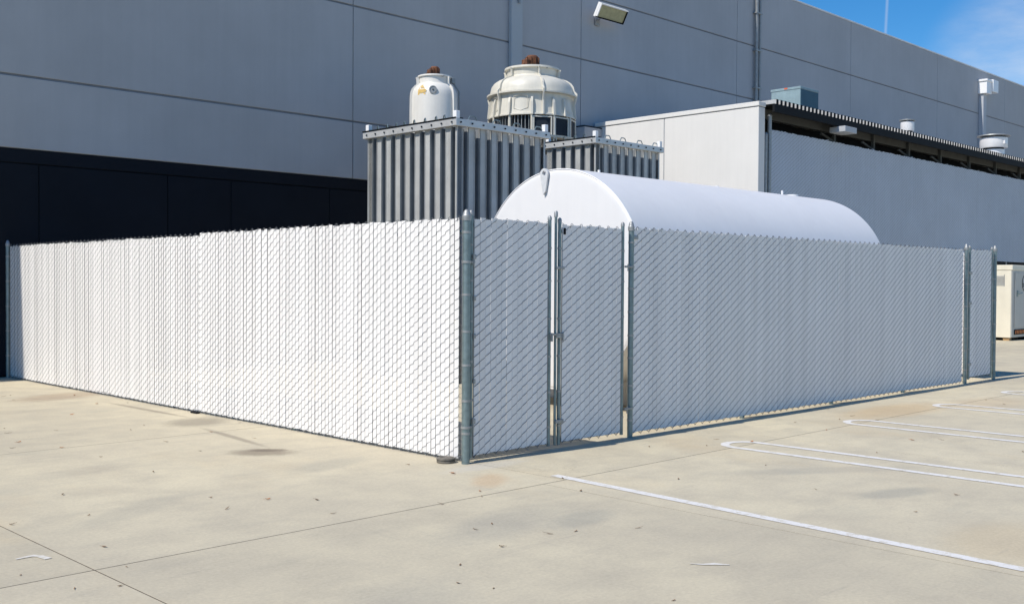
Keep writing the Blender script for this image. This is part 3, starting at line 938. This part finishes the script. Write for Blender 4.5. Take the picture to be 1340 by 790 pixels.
# small tower
TS = (8.07, 9.90)
cs = thing('cooling_tower', (TS[0], TS[1], 0), 'smaller white bottle-shaped cooling tower with yellow marking and round gauge', 'cooling tower', 'fibreglass cooling towers')
ss = [(0.37, 6.265), (0.375, 6.235), (0.345, 6.225), (0.335, 6.11), (0.345, 6.08), (0.40, 6.045), (0.455, 5.98), (0.485, 5.90), (0.495, 5.80), (0.50, 5.5), (0.50, 5.0), (0.505, 4.75)]
q = MB(); q.lathe([(0.31, 6.22), (0.34, 6.265)]+ss+[(0.46, 4.75), (0.46, 5.7), (0.31, 6.05), (0.31, 6.22)], (TS[0], TS[1], 0), 56, cap=False)
s2 = q.build('shell', M['frp2'], cs, sharp=30)
vs_ = math.atan2(-7.594-TS[1], -6.957-TS[0])
for dg in (-78, 52, 116, 180, 231):
    q = MB(); prof_rib(q, [(0.365, 6.23), (0.355, 6.17), (0.35, 6.08)]+ss[5:], TS, vs_+R(dg), 0.045, 0.05); q.build('moulded_rib', M['frp2'], s2)
motor(cs, (TS[0]+0.0, TS[1]+0.0, 6.27), 0.85)
q = MB(); q.tube([(TS[0]+0.27, TS[1]-0.24, 6.20), (TS[0]+0.33, TS[1]-0.28, 6.10), (TS[0]+0.41, TS[1]-0.345, 5.95), (TS[0]+0.42, TS[1]-0.355, 4.75)], 0.022, 8)
q.bbox((TS[0]+0.24, TS[1]-0.31, 6.12), (TS[0]+0.34, TS[1]-0.21, 6.24), 0.01); q.build('motor_conduit', M['steel'], cs)
# round gauge
a = vs_+R(-4); ca, sa = math.cos(a), math.sin(a)
gc = Vector((TS[0]+0.49*ca, TS[1]+0.49*sa, 5.90))
mt_ = Matrix.Translation(gc) @ Matrix.Rotation(a, 4, 'Z') @ Matrix.Rotation(math.pi/2, 4, 'Y')
q = MB(); nseg = 24; vv = []
for r, z in ((0.085, -0.02), (0.085, 0.02), (0.068, 0.022), (0.066, 0.010), (0.001, 0.010)):
    for k in range(nseg): vv.append(mt_ @ Vector((r*math.cos(2*math.pi*k/nseg), r*math.sin(2*math.pi*k/nseg), z)))
q.add(vv, [(i*nseg+k, i*nseg+(k+1) % nseg, (i+1)*nseg+(k+1) % nseg, (i+1)*nseg+k) for i in range(4) for k in range(nseg)])
ga = q.build('round_gauge', M['galvd'], cs)
q = MB(); q.box((-0.012, -0.012, 0.012), (0.012, 0.012, 0.026), mt_); q.build('gauge_hub', M['dark'], ga)


def curved_patch(pts, r, c, off=0.006):
    """outline of (azimuth offset deg, z) -> polygon lying on the cylinder"""
    q = MB(); v_ = [(c[0]+(r+off)*math.cos(vs_+R(a)), c[1]+(r+off)*math.sin(vs_+R(a)), z) for a, z in pts]
    return q, v_


q = MB()
# illegible faded yellow lettering: a row of slanting strokes with a swash above
for k, (a0, a1, z0, z1) in enumerate([(-46, -43, 5.82, 5.92), (-42, -39.5, 5.84, 5.95), (-39, -36, 5.84, 5.91), (-35.5, -33, 5.83, 5.93), (-32.5, -29, 5.84, 5.92),
                                      (-28.5, -26, 5.84, 5.95), (-25.5, -22, 5.85, 5.91), (-46, -24, 5.80, 5.83), (-44, -24, 5.875, 5.90)]):
    v_ = [(TS[0]+0.5*math.cos(vs_+R(a)), TS[1]+0.5*math.sin(vs_+R(a)), z) for a, z in ((a0, z0), (a1, z0), (a1+1, z1), (a0+1, z1))]
    q.add(v_, [(0, 1, 2, 3)])
for a0, z0, a1, z1 in ((-40, 5.96, -36, 6.0), (-36, 5.95, -31, 6.01), (-33, 5.95, -29, 5.97)):
    v_ = [(TS[0]+0.478*math.cos(vs_+R(a)), TS[1]+0.478*math.sin(vs_+R(a)), z) for a, z in ((a0, z0), (a1, z0), (a1+1, z1), (a0+2, z1))]
    q.add(v_, [(0, 1, 2, 3)])
q.build('yellow_marking', M['yellow'], s2)
q = MB(); q.bbox((TS[0]-0.55, TS[1]-0.55, 4.55), (TS[0]+0.55, TS[1]+0.55, 4.748), 0.01); q.build('basin', M['frp2'], cs)
st2 = thing('steel_stand', (TS[0], TS[1], 0), 'narrow galvanised steel stand under the smaller white cooling tower', 'stand')
for dx in (-0.5, 0.5):
    for dy in (-0.5, 0.5):
        q = MB(); q.bbox((TS[0]+dx-0.05, TS[1]+dy-0.05, 0), (TS[0]+dx+0.05, TS[1]+dy+0.05, 4.45), 0.006); q.build('leg', M['steel'], st2)
q = MB(); q.bbox((TS[0]-0.6, TS[1]-0.6, 4.452), (TS[0]+0.6, TS[1]+0.6, 4.547), 0.01); q.build('platform', M['ribcap'], st2)

# ------------------------------------------------------------ tank
TX0, TX1, TY, TZ, TR = 4.0, 11.1, 2.51, 1.83, 1.57
tk = thing('storage_tank', ((TX0+TX1)/2, TY, 0), 'big white horizontal cylindrical steel tank inside the white slatted fence', 'tank')
pr = [(0.001, TX0-0.012), (0.6, TX0-0.010), (1.1, TX0-0.006), (TR-0.10, TX0), (TR-0.05, TX0+0.003), (TR-0.03, TX0+0.008), (TR-0.021, TX0+0.016)]
q = MB(); q.lathe(pr, (0, TY, TZ), 96, cap=False, axis='X')
q.f = [tuple(reversed(f)) for f in q.f]
q.build('end_head', M['tank'], tk, sharp=50)
q = MB(); q.lathe([(TR-0.02, TX0+0.014), (TR-0.012, TX0+0.006), (TR, TX0+0.012), (TR, TX0+0.9), (TR, TX0+2.4), (TR, TX0+4.8), (TR, TX1), (TR-0.03, TX1+0.03), (TR-0.4, TX1+0.12), (0.6, TX1+0.16), (0.01, TX1+0.17)], (0, TY, TZ), 128, cap=False, axis='X')
q.f = [tuple(reversed(f)) for f in q.f]
shell = q.build('shell', M['tank'], tk)
for x in (TX0+0.10, TX0+2.5, TX0+4.9):
    q = MB(); q.lathe([(TR-0.002, x-0.010), (TR+0.0012, x-0.003), (TR+0.0012, x+0.003), (TR-0.002, x+0.010)], (0, TY, TZ), 128, cap=False, axis='X')
    q.f = [tuple(reversed(f)) for f in q.f]
    q.build('weld_seam', M['tank'], shell)
# lifting lug with an eye
lc = (TX0-0.030, TY+0.20, TZ+TR+0.0)
q = MB(); ns = 28; outl = []
for k in range(ns):
    a = 2*math.pi*k/ns
    r = 0.076; y = r*math.sin(a); z = r*math.cos(a)
    if math.cos(a) < 0.05:      # lower part: straight sides running down to a narrow tongue
        u = abs(math.pi-a)/(math.pi/2)          # 0 at the tip, 1 at the eye
        z = -0.30*(1-u); y = math.copysign(0.016+0.060*min(1.0, u)**0.9, math.sin(a))
    outl.append((y, z))
zc = -0.062
v_ = []
for x in (-0.014, 0.014):
    for y, z in outl: v_.append((lc[0]+x, lc[1]+y, lc[2]+zc+z))
    for k in range(ns):
        a = 2*math.pi*k/ns; v_.append((lc[0]+x, lc[1]+0.034*math.sin(a), lc[2]+zc+0.008+0.034*math.cos(a)))
fs = []
for k in range(ns):
    k2 = (k+1) % ns
    fs += [(k, k2, ns+k2, ns+k), (2*ns+k, 3*ns+k, 3*ns+k2, 2*ns+k2), (k, 2*ns+k, 2*ns+k2, k2), (ns+k, ns+k2, 3*ns+k2, 3*ns+k)]
q.add(v_, fs); q.build('lifting_lug', M['lug'], tk)
for x, y, r, h in ((TX0+1.05, TY+0.1, 0.02, 0.07), (TX0+4.0, TY, 0.035, 0.03), (TX0+6.1, TY, 0.02, 0.09), (TX0+6.45, TY, 0.11, 0.035)):
    q = MB(); q.tube([(x, y, TZ+TR-0.02), (x, y, TZ+TR+h)], r, 12); q.build('top_fitting', M['tank'], tk)
for x in (TX0+1.1, TX1-1.0):
    q = MB(); v_ = []; n_ = 12
    for xx in (x-0.1, x+0.1):
        for k in range(n_+1):
            a = R(205+130*k/n_); v_.append((xx, TY+(TR+0.004)*math.cos(a), TZ+(TR+0.004)*math.sin(a)))
        v_ += [(xx, TY+1.35, 0), (xx, TY-1.35, 0)]
    nn_ = n_+3
    q.add(v_, [tuple(range(nn_)), tuple(range(2*nn_-1, nn_-1, -1))]+[(i, nn_+i, nn_+(i+1) % nn_, (i+1) % nn_) for i in range(nn_)])
    q.build('saddle', M['tank'], tk)

# ------------------------------------------------------------ fences
ZT = 2.40


def slat_mesh(w, h, t=0.006, name='slat'):
    """flattened tube with soft edges; x across, -y outward, z up"""
    q = MB()
    pr = [(-w/2, 0), (-w/2+0.006, -t), (w/2-0.006, -t), (w/2, 0), (w/2-0.006, t), (-w/2+0.006, t)]
    vs = [(x, y, 0) for x, y in pr]+[(x, y, h) for x, y in pr]
    q.add(vs, [(i, (i+1) % 6, 6+(i+1) % 6, 6+i) for i in range(6)]+[(6, 7, 8, 9, 10, 11), (5, 4, 3, 2, 1, 0)])
    return q.mesh(name, M['slat'])


SM = {}


def run(parent, o, d, s0, ncol, pitch, z0, z1, first=0, last=0, rot=0.0, D=0.098, wavy=0.0):
    """slats in each mesh column and the woven wire around them. o: origin, d: unit direction; outward = d x z turned right"""
    o = Vector(o); d = Vector(d); n = Vector((d.y, -d.x, 0))
    key = (pitch, round(z1-z0, 2))
    if key not in SM:
        SM[key] = [slat_mesh(pitch*(0.915 if pitch < 0.072 else 0.995), z1-z0-0.002-e, 0.0022 if pitch < 0.072 else 0.006) for e in (0.0, 0.006, 0.012)]
    ph = random.random()*6
    for i in range(first, ncol-last):
        s = s0+(i+0.5)*pitch
        off = 0.002*random.uniform(-1, 1)+wavy*math.sin(s*1.7+ph)
        p = o+d*s+n*off
        inst(random.choice(SM[key]), 'slat', parent, (p.x, p.y, z0+0.012+random.uniform(-0.004, 0.006)), rot+random.gauss(0, 0.03 if pitch < 0.072 else 0.012), random.gauss(0, 0.0010 if pitch < 0.072 else 0.0004))
    f = MB(); b = MB(); rw = 0.0020 if pitch < 0.072 else 0.0027
    nz = int((z1-z0)/D)
    for i in range(ncol):
        a = s0+i*pitch
        for j in range(-1, nz+1):
            za = z0+(i % 2)*D/2+j*D
            w0 = wavy*math.sin(a*1.7+ph); w1 = wavy*math.sin((a+pitch)*1.7+ph); wm = (w0+w1)/2
            for mb, dz, sg in ((f, D/2, 1), (b, -D/2, -1)):
                zs, ze = za, za+dz
                if min(zs, ze) < z0-0.001 or max(zs, ze) > z1+0.045: continue
                fs, fz, dip, bul = (0.055, 0.24, -0.006, 0.0052) if pitch < 0.072 else (0.12, 0.17, 0.001, 0.0090)
                p0 = o+d*a+n*(w0+dip*sg); p1 = o+d*(a+pitch*fs)+n*(wm+bul*sg)
                p2 = o+d*(a+pitch*(1-fs))+n*(wm+bul*sg); p3 = o+d*(a+pitch)+n*(w1+dip*sg)
                p0.z = zs; p1.z = zs+dz*fz; p2.z = zs+dz*(1-fz); p3.z = ze
                mb.tube([p0, p1, p2, p3], rw, 4 if sg > 0 else 3, False)
    # knuckled top selvage
    for i in range(0, ncol+1):
        topn = int((z1+0.045-z0-(i % 2)*D/2)/D)
        zt = z0+(i % 2)*D/2+topn*D
        if zt < z1-0.01: continue
        c = o+d*(s0+i*pitch)
        c.z = min(zt, z1+0.012)
        f.tube([c-d*0.026+n*0.006+Vector((0, 0, -0.03)), c-d*0.02+Vector((0, 0, 0.006)), c+Vector((0, 0, 0.016))-n*0.003, c+d*0.02+Vector((0, 0, 0.004)), c+d*0.024-n*0.008+Vector((0, 0, -0.022))], 0.0032, 5, True)
    for i in range(0, ncol+1, 2):
        c = o+d*(s0+i*pitch); c.z = z0
        f.tube([c-d*0.03+n*0.009+Vector((0, 0, 0.018)), c+n*0.006-Vector((0, 0, 0.012)), c+d*0.03+n*0.009+Vector((0, 0, 0.018))], 0.003, 4, False)
    f.build('wire_mesh', M['wire'], parent, kind='stuff')
    b.build('wire_mesh', M['wire'], parent, kind='stuff')


def post(parent, x, y, z1, r, label=None, name='post', capm='dome', n=20):
    q = MB(); q.tube([(x, y, 0), (x, y, z1)], r, n)
    o = q.build(name, M['galv'], parent, label=label)
    q = MB()
    if capm == 'dome':
        q.lathe([(r+0.006, -0.045), (r+0.007, 0.0), (r+0.001, 0.006), (r*0.95, 0.02), (r*0.75, 0.045), (r*0.4, 0.062), (0.002, 0.066)], (x, y, z1), n)
    else:
        q.lathe([(r+0.003, -0.02), (r+0.003, 0.004), (r*0.7, 0.012), (0.002, 0.014)], (x, y, z1), n)
    q.build('post_cap', M['galvd'], o)
    return o


def bands(parent, x, y, r, zs, h=0.022, lug=None):
    for z in zs:
        q = MB(); q.lathe([(r+0.0005, -h/2), (r+0.004, -h/2), (r+0.004, h/2), (r+0.0005, h/2)], (x, y, z), 20, cap=False)
        if lug is not None:
            lx, ly = lug
            q.box((min(x, x+lx)-(0.003 if lx == 0 else 0), min(y, y+ly)-(0.003 if ly == 0 else 0), z-h/2), (max(x, x+lx)+(0.003 if lx == 0 else 0), max(y, y+ly)+(0.003 if ly == 0 else 0), z+h/2))
        q.build('post_band', M['galvd'], parent)


HP = math.pi/2
# left fence, runs along +y; outward is -x
LF = thing('slatted_fence', (0, 6.2, 0), 'long sunlit white slatted chain-link fence from the corner post back to the dark wall', 'fence')
pl = 0.069
n1 = int(round((5.32-0.06)/pl))
# direction -y would put outward on -x: use d=(0,-1,0)
run(LF, (0.0, 0.055+n1*pl, 0), (0, -1, 0), 0, n1, pl, 0.018, ZT+0.01, first=0, last=1, rot=-HP, wavy=0.006)
y2 = 0.055+n1*pl
n2 = int((12.30-y2)/pl)
run(LF, (0.004, y2+n2*pl+0.004, 0), (0, -1, 0), 0, n2, pl, 0.018, ZT-0.018, rot=-HP, wavy=0.008)
cpost = post(LF, -0.030, -0.02, 2.43, 0.040, 'thick galvanised corner post with domed cap', n=28)
bands(cpost, -0.030, -0.02, 0.040, (2.27, 1.98, 1.66, 1.30, 0.97, 0.62, 0.30))
lp = post(LF, 0.0, 12.36, 2.43, 0.035)
bands(lp, 0, 12.36, 0.035, (2.2, 1.75, 1.3, 0.85, 0.4))
for y in (3.1, 6.2, 9.3):
    post(LF, 0.055, y, 2.30, 0.032)
q = MB(); q.tube([(0.045, 0.05, 2.28), (0.045, 12.3, 2.28)], 0.02, 8); q.build('top_rail', M['galv'], LF)
q = MB(); q.tube([(0.012, 0.05, 0.05), (0.012, 12.3, 0.05)], 0.004, 5); q.build('tension_wire', M['wire'], LF)
q = MB(); q.box((-0.004, 0.052, 0.05), (0.004, 0.070, 2.40)); q.build('tension_bar', M['galvd'], LF)

# gate leaves


def gate_leaf(name, x0, x1, z0, z1, label, cat, pitch, hinge_left, sill, grp=None, first=0, last=0):
    t = thing(name, (x0 if hinge_left else x1, 0, 0), label, cat, grp)
    r = 0.0195
    for x in (x0+r, x1-r):
        q = MB(); q.tube([(x, 0.0, sill), (x, 0.0, z1+0.055)], r, 16); s = q.build('stile', M['galv'], t)
        q = MB(); q.lathe([(r+0.003, -0.02), (r+0.003, 0.006), (r*0.8, 0.022), (0.002, 0.03)], (x, 0, z1+0.055), 16); q.build('stile_cap', M['galvd'], s)
    for z in (sill+0.04, 1.22, z1-0.06):
        q = MB(); q.tube([(x0+2*r, 0.022, z), (x1-2*r, 0.022, z)], 0.02, 10); q.build('rail', M['galv'], t)
    w = (x1-x0)-4*r-0.03
    nc = int(round(w/pitch)); pp = w/nc
    run(t, (x0+2*r+0.015, -0.008, 0), (1, 0, 0), 0, nc, round(pp, 4), z0, z1, wavy=0.003, first=first, last=last)
    q = MB(); q.box((x0+2*r+0.008, -0.012, z0+0.02), (x0+2*r+0.014, -0.004, z1-0.02)); q.box((x1-2*r-0.014, -0.012, z0+0.02), (x1-2*r-0.008, -0.004, z1-0.02))
    q.build('tension_bar', M['galvd'], t)
    for z in (0.25, 0.62, 1.0, 1.4, 1.8, 2.15):
        for x in (x0+r, x1-r):
            q = MB(); q.lathe([(r+0.001, -0.01), (r+0.004, -0.01), (r+0.004, 0.01), (r+0.001, 0.01)], (x, 0, z), 14, cap=False); q.build('tie_band', M['galvd'], t)
    return t


g1 = gate_leaf('gate_leaf', 0.030, 1.200, 0.06, ZT+0.01, 'left leaf of the double gate, hung on the thick corner post', 'gate', 0.078, True, 0.045, 'leaves of the double gate')
g2 = gate_leaf('gate_leaf', 1.318, 2.425, 0.06, ZT-0.005, 'right leaf of the double gate, hung on the post with the gap', 'gate', 0.078, False, 0.045, 'leaves of the double gate')
# hinges of leaf 1
for z, s in ((1.98, 1), (0.36, 1)):
    q = MB(); q.lathe([(0.0415, -0.012), (0.048, -0.012), (0.048, 0.012), (0.0415, 0.012)], (-0.030, -0.02, z), 24, cap=False)
    q.bbox((0.016, -0.045, z-0.012), (0.066, -0.025, z+0.012), 0.004)
    q.tube([(0.044, -0.045, z-0.03), (0.044, -0.045, z+0.09)], 0.008, 8)
    q.bbox((0.036, -0.052, z+0.03), (0.076, -0.022, z+0.075), 0.005)
    q.build('hinge', M['galvd'], g1)
for z in (1.62, 1.25, 0.80):
    q = MB(); q.bbox((0.060, -0.036, z-0.02), (0.088, -0.018, z+0.025), 0.004); q.build('tie_clip', M['galvd'], g1)
# latch and drop rod
q = MB(); q.tube([(1.265, -0.012, 0.05), (1.265, -0.012, 2.50)], 0.0150, 14); rod = q.build('drop_rod', M['galv'], g2)
q = MB(); q.lathe([(0.021, -0.02), (0.021, 0.03), (0.014, 0.045), (0.002, 0.048)], (1.265, -0.012, 2.50), 14); q.build('rod_cap', M['galvd'], rod)
for z, h in ((1.94, 0.03), (1.21, 0.035), (0.30, 0.04)):
    q = MB(); q.bbox((1.245, -0.050, z-h/2), (1.370, -0.026, z+h/2), 0.004); q.build('rod_guide', M['galvd'], g2)
q = MB(); q.bbox((1.155, -0.050, 1.222), (1.365, -0.030, 1.246), 0.004); q.bbox((1.165, -0.06, 1.16), (1.185, -0.03, 1.25), 0.004); q.bbox((1.335, -0.06, 1.16), (1.355, -0.03, 1.25), 0.004)
q.build('latch', M['galvd'], g2)
q = MB(); q.bbox((1.385, -0.02, 2.30), (1.42, 0.01, 2.37), 0.004); q.build('corner_clip', M['black'], g2)
for z in (1.97, 0.34):
    q = MB(); q.lathe([(0.0335, -0.012), (0.040, -0.012), (0.040, 0.012), (0.0335, 0.012)], (2.555, -0.005, z), 20, cap=False)
    q.bbox((2.41, -0.045, z-0.012), (2.53, -0.022, z+0.012), 0.004); q.tube([(2.46, -0.04, z-0.05), (2.46, -0.04, z+0.03)], 0.009, 8)
    q.build('hinge', M['galvd'], g2)

# long right fence
RF = thing('slatted_fence', (7.3, 0, 0), 'long shaded white slatted chain-link fence right of the double gate', 'fence')
pr_ = 0.078
nr = int((12.10-2.62)/pr_)
run(RF, (2.60, 0.0, 0), (1, 0, 0), 0, nr+1, pr_, 0.036, ZT+0.01, first=0, last=1, wavy=0.006)
ps = post(RF, 2.555, -0.005, 2.43, 0.032, 'galvanised gate post with domed cap', n=24)
bands(ps, 2.555, -0.005, 0.032, (2.25, 1.72, 1.45, 1.18, 0.92, 0.60, 0.2), lug=(0.055, 0))
q = MB(); q.bbox((2.575, -0.03, 2.29), (2.66, -0.012, 2.33), 0.004); q.build('rail_end', M['galvd'], RF)
ps2 = post(RF, 12.20, 0.0, 2.46, 0.034)
bands(ps2, 12.20, 0.0, 0.034, (2.2, 1.8, 1.4, 1.0, 0.6, 0.25))
for x in (5.0, 7.4, 9.8):
    post(RF, x, 0.055, 2.30, 0.032)
q = MB(); q.tube([(2.59, 0.045, 2.28), (12.15, 0.045, 2.28)], 0.02, 8); q.build('top_rail', M['galv'], RF)
q = MB(); q.box((2.592, -0.004, 0.07), (2.598, 0.004, 2.40)); q.build('tension_bar', M['galvd'], RF)

# small end gate
g3 = gate_leaf('walk_gate', 12.33, 13.42, 0.10, ZT+0.02, 'narrow white slatted walk gate at the far right end of the fence', 'gate', 0.078, True, 0.07)
for z in (2.0, 1.45, 0.35):
    q = MB(); q.bbox((12.24, -0.05, z-0.02), (12.36, -0.02, z+0.03), 0.004); q.build('hinge', M['galvd'], g3)
# third side, running back from the end post
EF = thing('slatted_fence', (13.56, 6.2, 0), 'return run of white slatted fence behind the far right end post', 'fence')
pe = post(EF, 13.55, 0.0, 2.47, 0.036, 'end post at the far right')
bands(pe, 13.55, 0.0, 0.036, (2.3, 1.9, 1.5, 1.05, 0.7, 0.35))
run(EF, (13.56, 12.35, 0), (0, -1, 0), 0, int(12.22/0.078), 0.078, 0.055, ZT+0.01, rot=-HP, wavy=0.004)
for y in (3.1, 6.2, 9.3, 12.4):
    post(EF, 13.60, y, 2.30, 0.032)

# ------------------------------------------------------------ small things on the ground
pc = thing('pipe_cap', (-0.12, 0.17, 0), 'round weathered metal cap lying at the foot of the corner post', 'metal cap')
q = MB(); q.lathe([(0.085, 0.0), (0.092, 0.006), (0.092, 0.022), (0.086, 0.026)], (-0.12, 0.17, 0.001), 28); q.build('lower_rim', M['capd'], pc)
q = MB(); q.lathe([(0.080, 0.0), (0.094, 0.004), (0.094, 0.018), (0.085, 0.024), (0.06, 0.024), (0.055, 0.018), (0.01, 0.018)], (-0.12, 0.17, 0.028), 28); q.build('lid', M['capd'], pc)
q = MB(); q.bbox((-0.07, 5.28, 0.002), (-0.01, 5.44, 0.025), 0.005)
o = q.build('rubber_block', M['black']); tag(rebase(o, (-0.04, 5.36, 0.002)), 'small black rubber block under the bottom edge of the left fence', 'rubber block')

LV = [(-1.19, 9.12), (-1.06, 9.22), (-1.25, 8.56), (-0.34, 8.58), (-0.55, 7.27), (-1.31, 6.3), (-2.43, 5.51), (-2.54, 5.1), (-2.04, 4.94), (-2.7, 4.3), (-2.9, 3.94), (-2.51, 3.61), (-2.46, 2.76), (-1.38, 4.41), (-1.09, 4.67), (-0.18, 7.1), (-1.51, 3.25), (-0.77, 3.61), (-0.1, 4.1), (-0.66, 2.83), (-1.55, 2.42), (-2.35, -0.17), (-2.65, 0.21), (-3.48, 1.15), (-3.64, 0.25), (-4.17, 0.33), (-3.96, -0.75), (-4.07, -1.32), (-4.61, -1.06), (-4.28, -1.69), (-4.49, -1.56), (-2.46, 1.62), (-2.77, -0.26), (-0.47, -0.33), (-0.86, -1.11), (-1.0, -1.28), (-1.44, -1.28), (-2.27, -0.96), (-2.07, -0.46), (-1.83, -2.09), (-1.54, -2.55), (-1.34, -2.63), (-2.04, -2.58), (-2.54, -2.72), (-2.82, -3.01), (-2.74, -3.23), (-1.62, -2.05), (-0.48, 0.31), (-0.22, -1.69), (0.09, -1.2), (2.15, -0.6), (0.84, -1.94), (-0.94, -2.88), (1.32, -3.05), (2.06, -2.1), (4.79, -1.28), (5.14, -0.65), (6.73, -0.25), (5.86, -0.89), (6.3, -0.84), (6.15, -1.28), (4.77, -2.36), (5.03, -2.59), (1.98, -3.99), (3.6, -2.5), (1.07, -4.05), (9.71, -1.32), (9.33, -1.72), (-2.17, -4.1), (2.67, -0.99), (3.15, -0.8), (3.28, -1.18), (4.8, -3.56)]
OR = {3, 4, 5, 9, 11, 21, 34, 55, 61, 17, 71, 33}


def leaf_mesh(L, W, curl, mat_, seed):
    rnd = random.Random(seed); q = MB(); n = 7; v_ = []
    for i in range(n):
        u = i/(n-1); w = W*math.sin(math.pi*min(0.97, max(0.04, u)))**0.8*(0.85+0.3*rnd.random())
        x = (u-0.5)*L; z = 0.006+curl*(2*u-1)**2
        for sgn in (-1, 0, 1):
            v_.append((x, sgn*w/2, z+(curl*0.9*abs(sgn))*(0.6+0.8*rnd.random())))
    fs = []
    for i in range(n-1):
        for j in range(2):
            fs.append((i*3+j, (i+1)*3+j, (i+1)*3+j+1, i*3+j+1))
    q.add(v_, fs, True)
    q.tube([(L*0.5, 0, 0.006+curl), (L*0.5+0.02, 0.004, 0.012)], 0.0012, 4)
    return q.mesh('dry_leaf', mat_)


LB = [leaf_mesh(0.050, 0.022, 0.003, M['leafb'], 1), leaf_mesh(0.036, 0.02, 0.005, M['leafb'], 2), leaf_mesh(0.070, 0.012, 0.003, M['leafb'], 3)]
LO = [leaf_mesh(0.062, 0.036, 0.004, M['leafo'], 4), leaf_mesh(0.052, 0.028, 0.006, M['leafo'], 5)]
for i, (x, y) in enumerate(LV):
    org_ = i in OR
    me = random.choice(LO if org_ else LB)
    o = bpy.data.objects.new('dry_leaf', me); C.objects.link(o)
    o.location = (x, y, 0.0); o.rotation_euler = (random.uniform(-.15, .15), random.uniform(-.15, .15), random.uniform(0, 6.28))
    k = random.uniform(0.75, 1.15)*(0.6 if math.hypot(x+7, y+7.6) < 7 else 0.85)
    o.scale = (k, k, k)
    colr = 'orange' if org_ else 'brown'
    if x < -3.3: where = 'near the crossing slab joints at far left'
    elif y > 4.5: where = 'near the shaded far end of the left fence'
    elif y > 1.5: where = 'in front of the middle of the left fence'
    elif x < -1.9: where = 'on open bare concrete left of the corner post'
    elif x < 0.3: where = 'on concrete in front of the corner post'
    elif x < 3.0: where = 'beside the single straight parking line'
    elif x < 5.7: where = 'between the first and second hairpin parking lines'
    else: where = 'on orange stained concrete by the farther hairpin lines'
    tag(o, ('dry %s leaf lying ' % colr)+where, 'leaf', 'dry leaves scattered on the concrete')
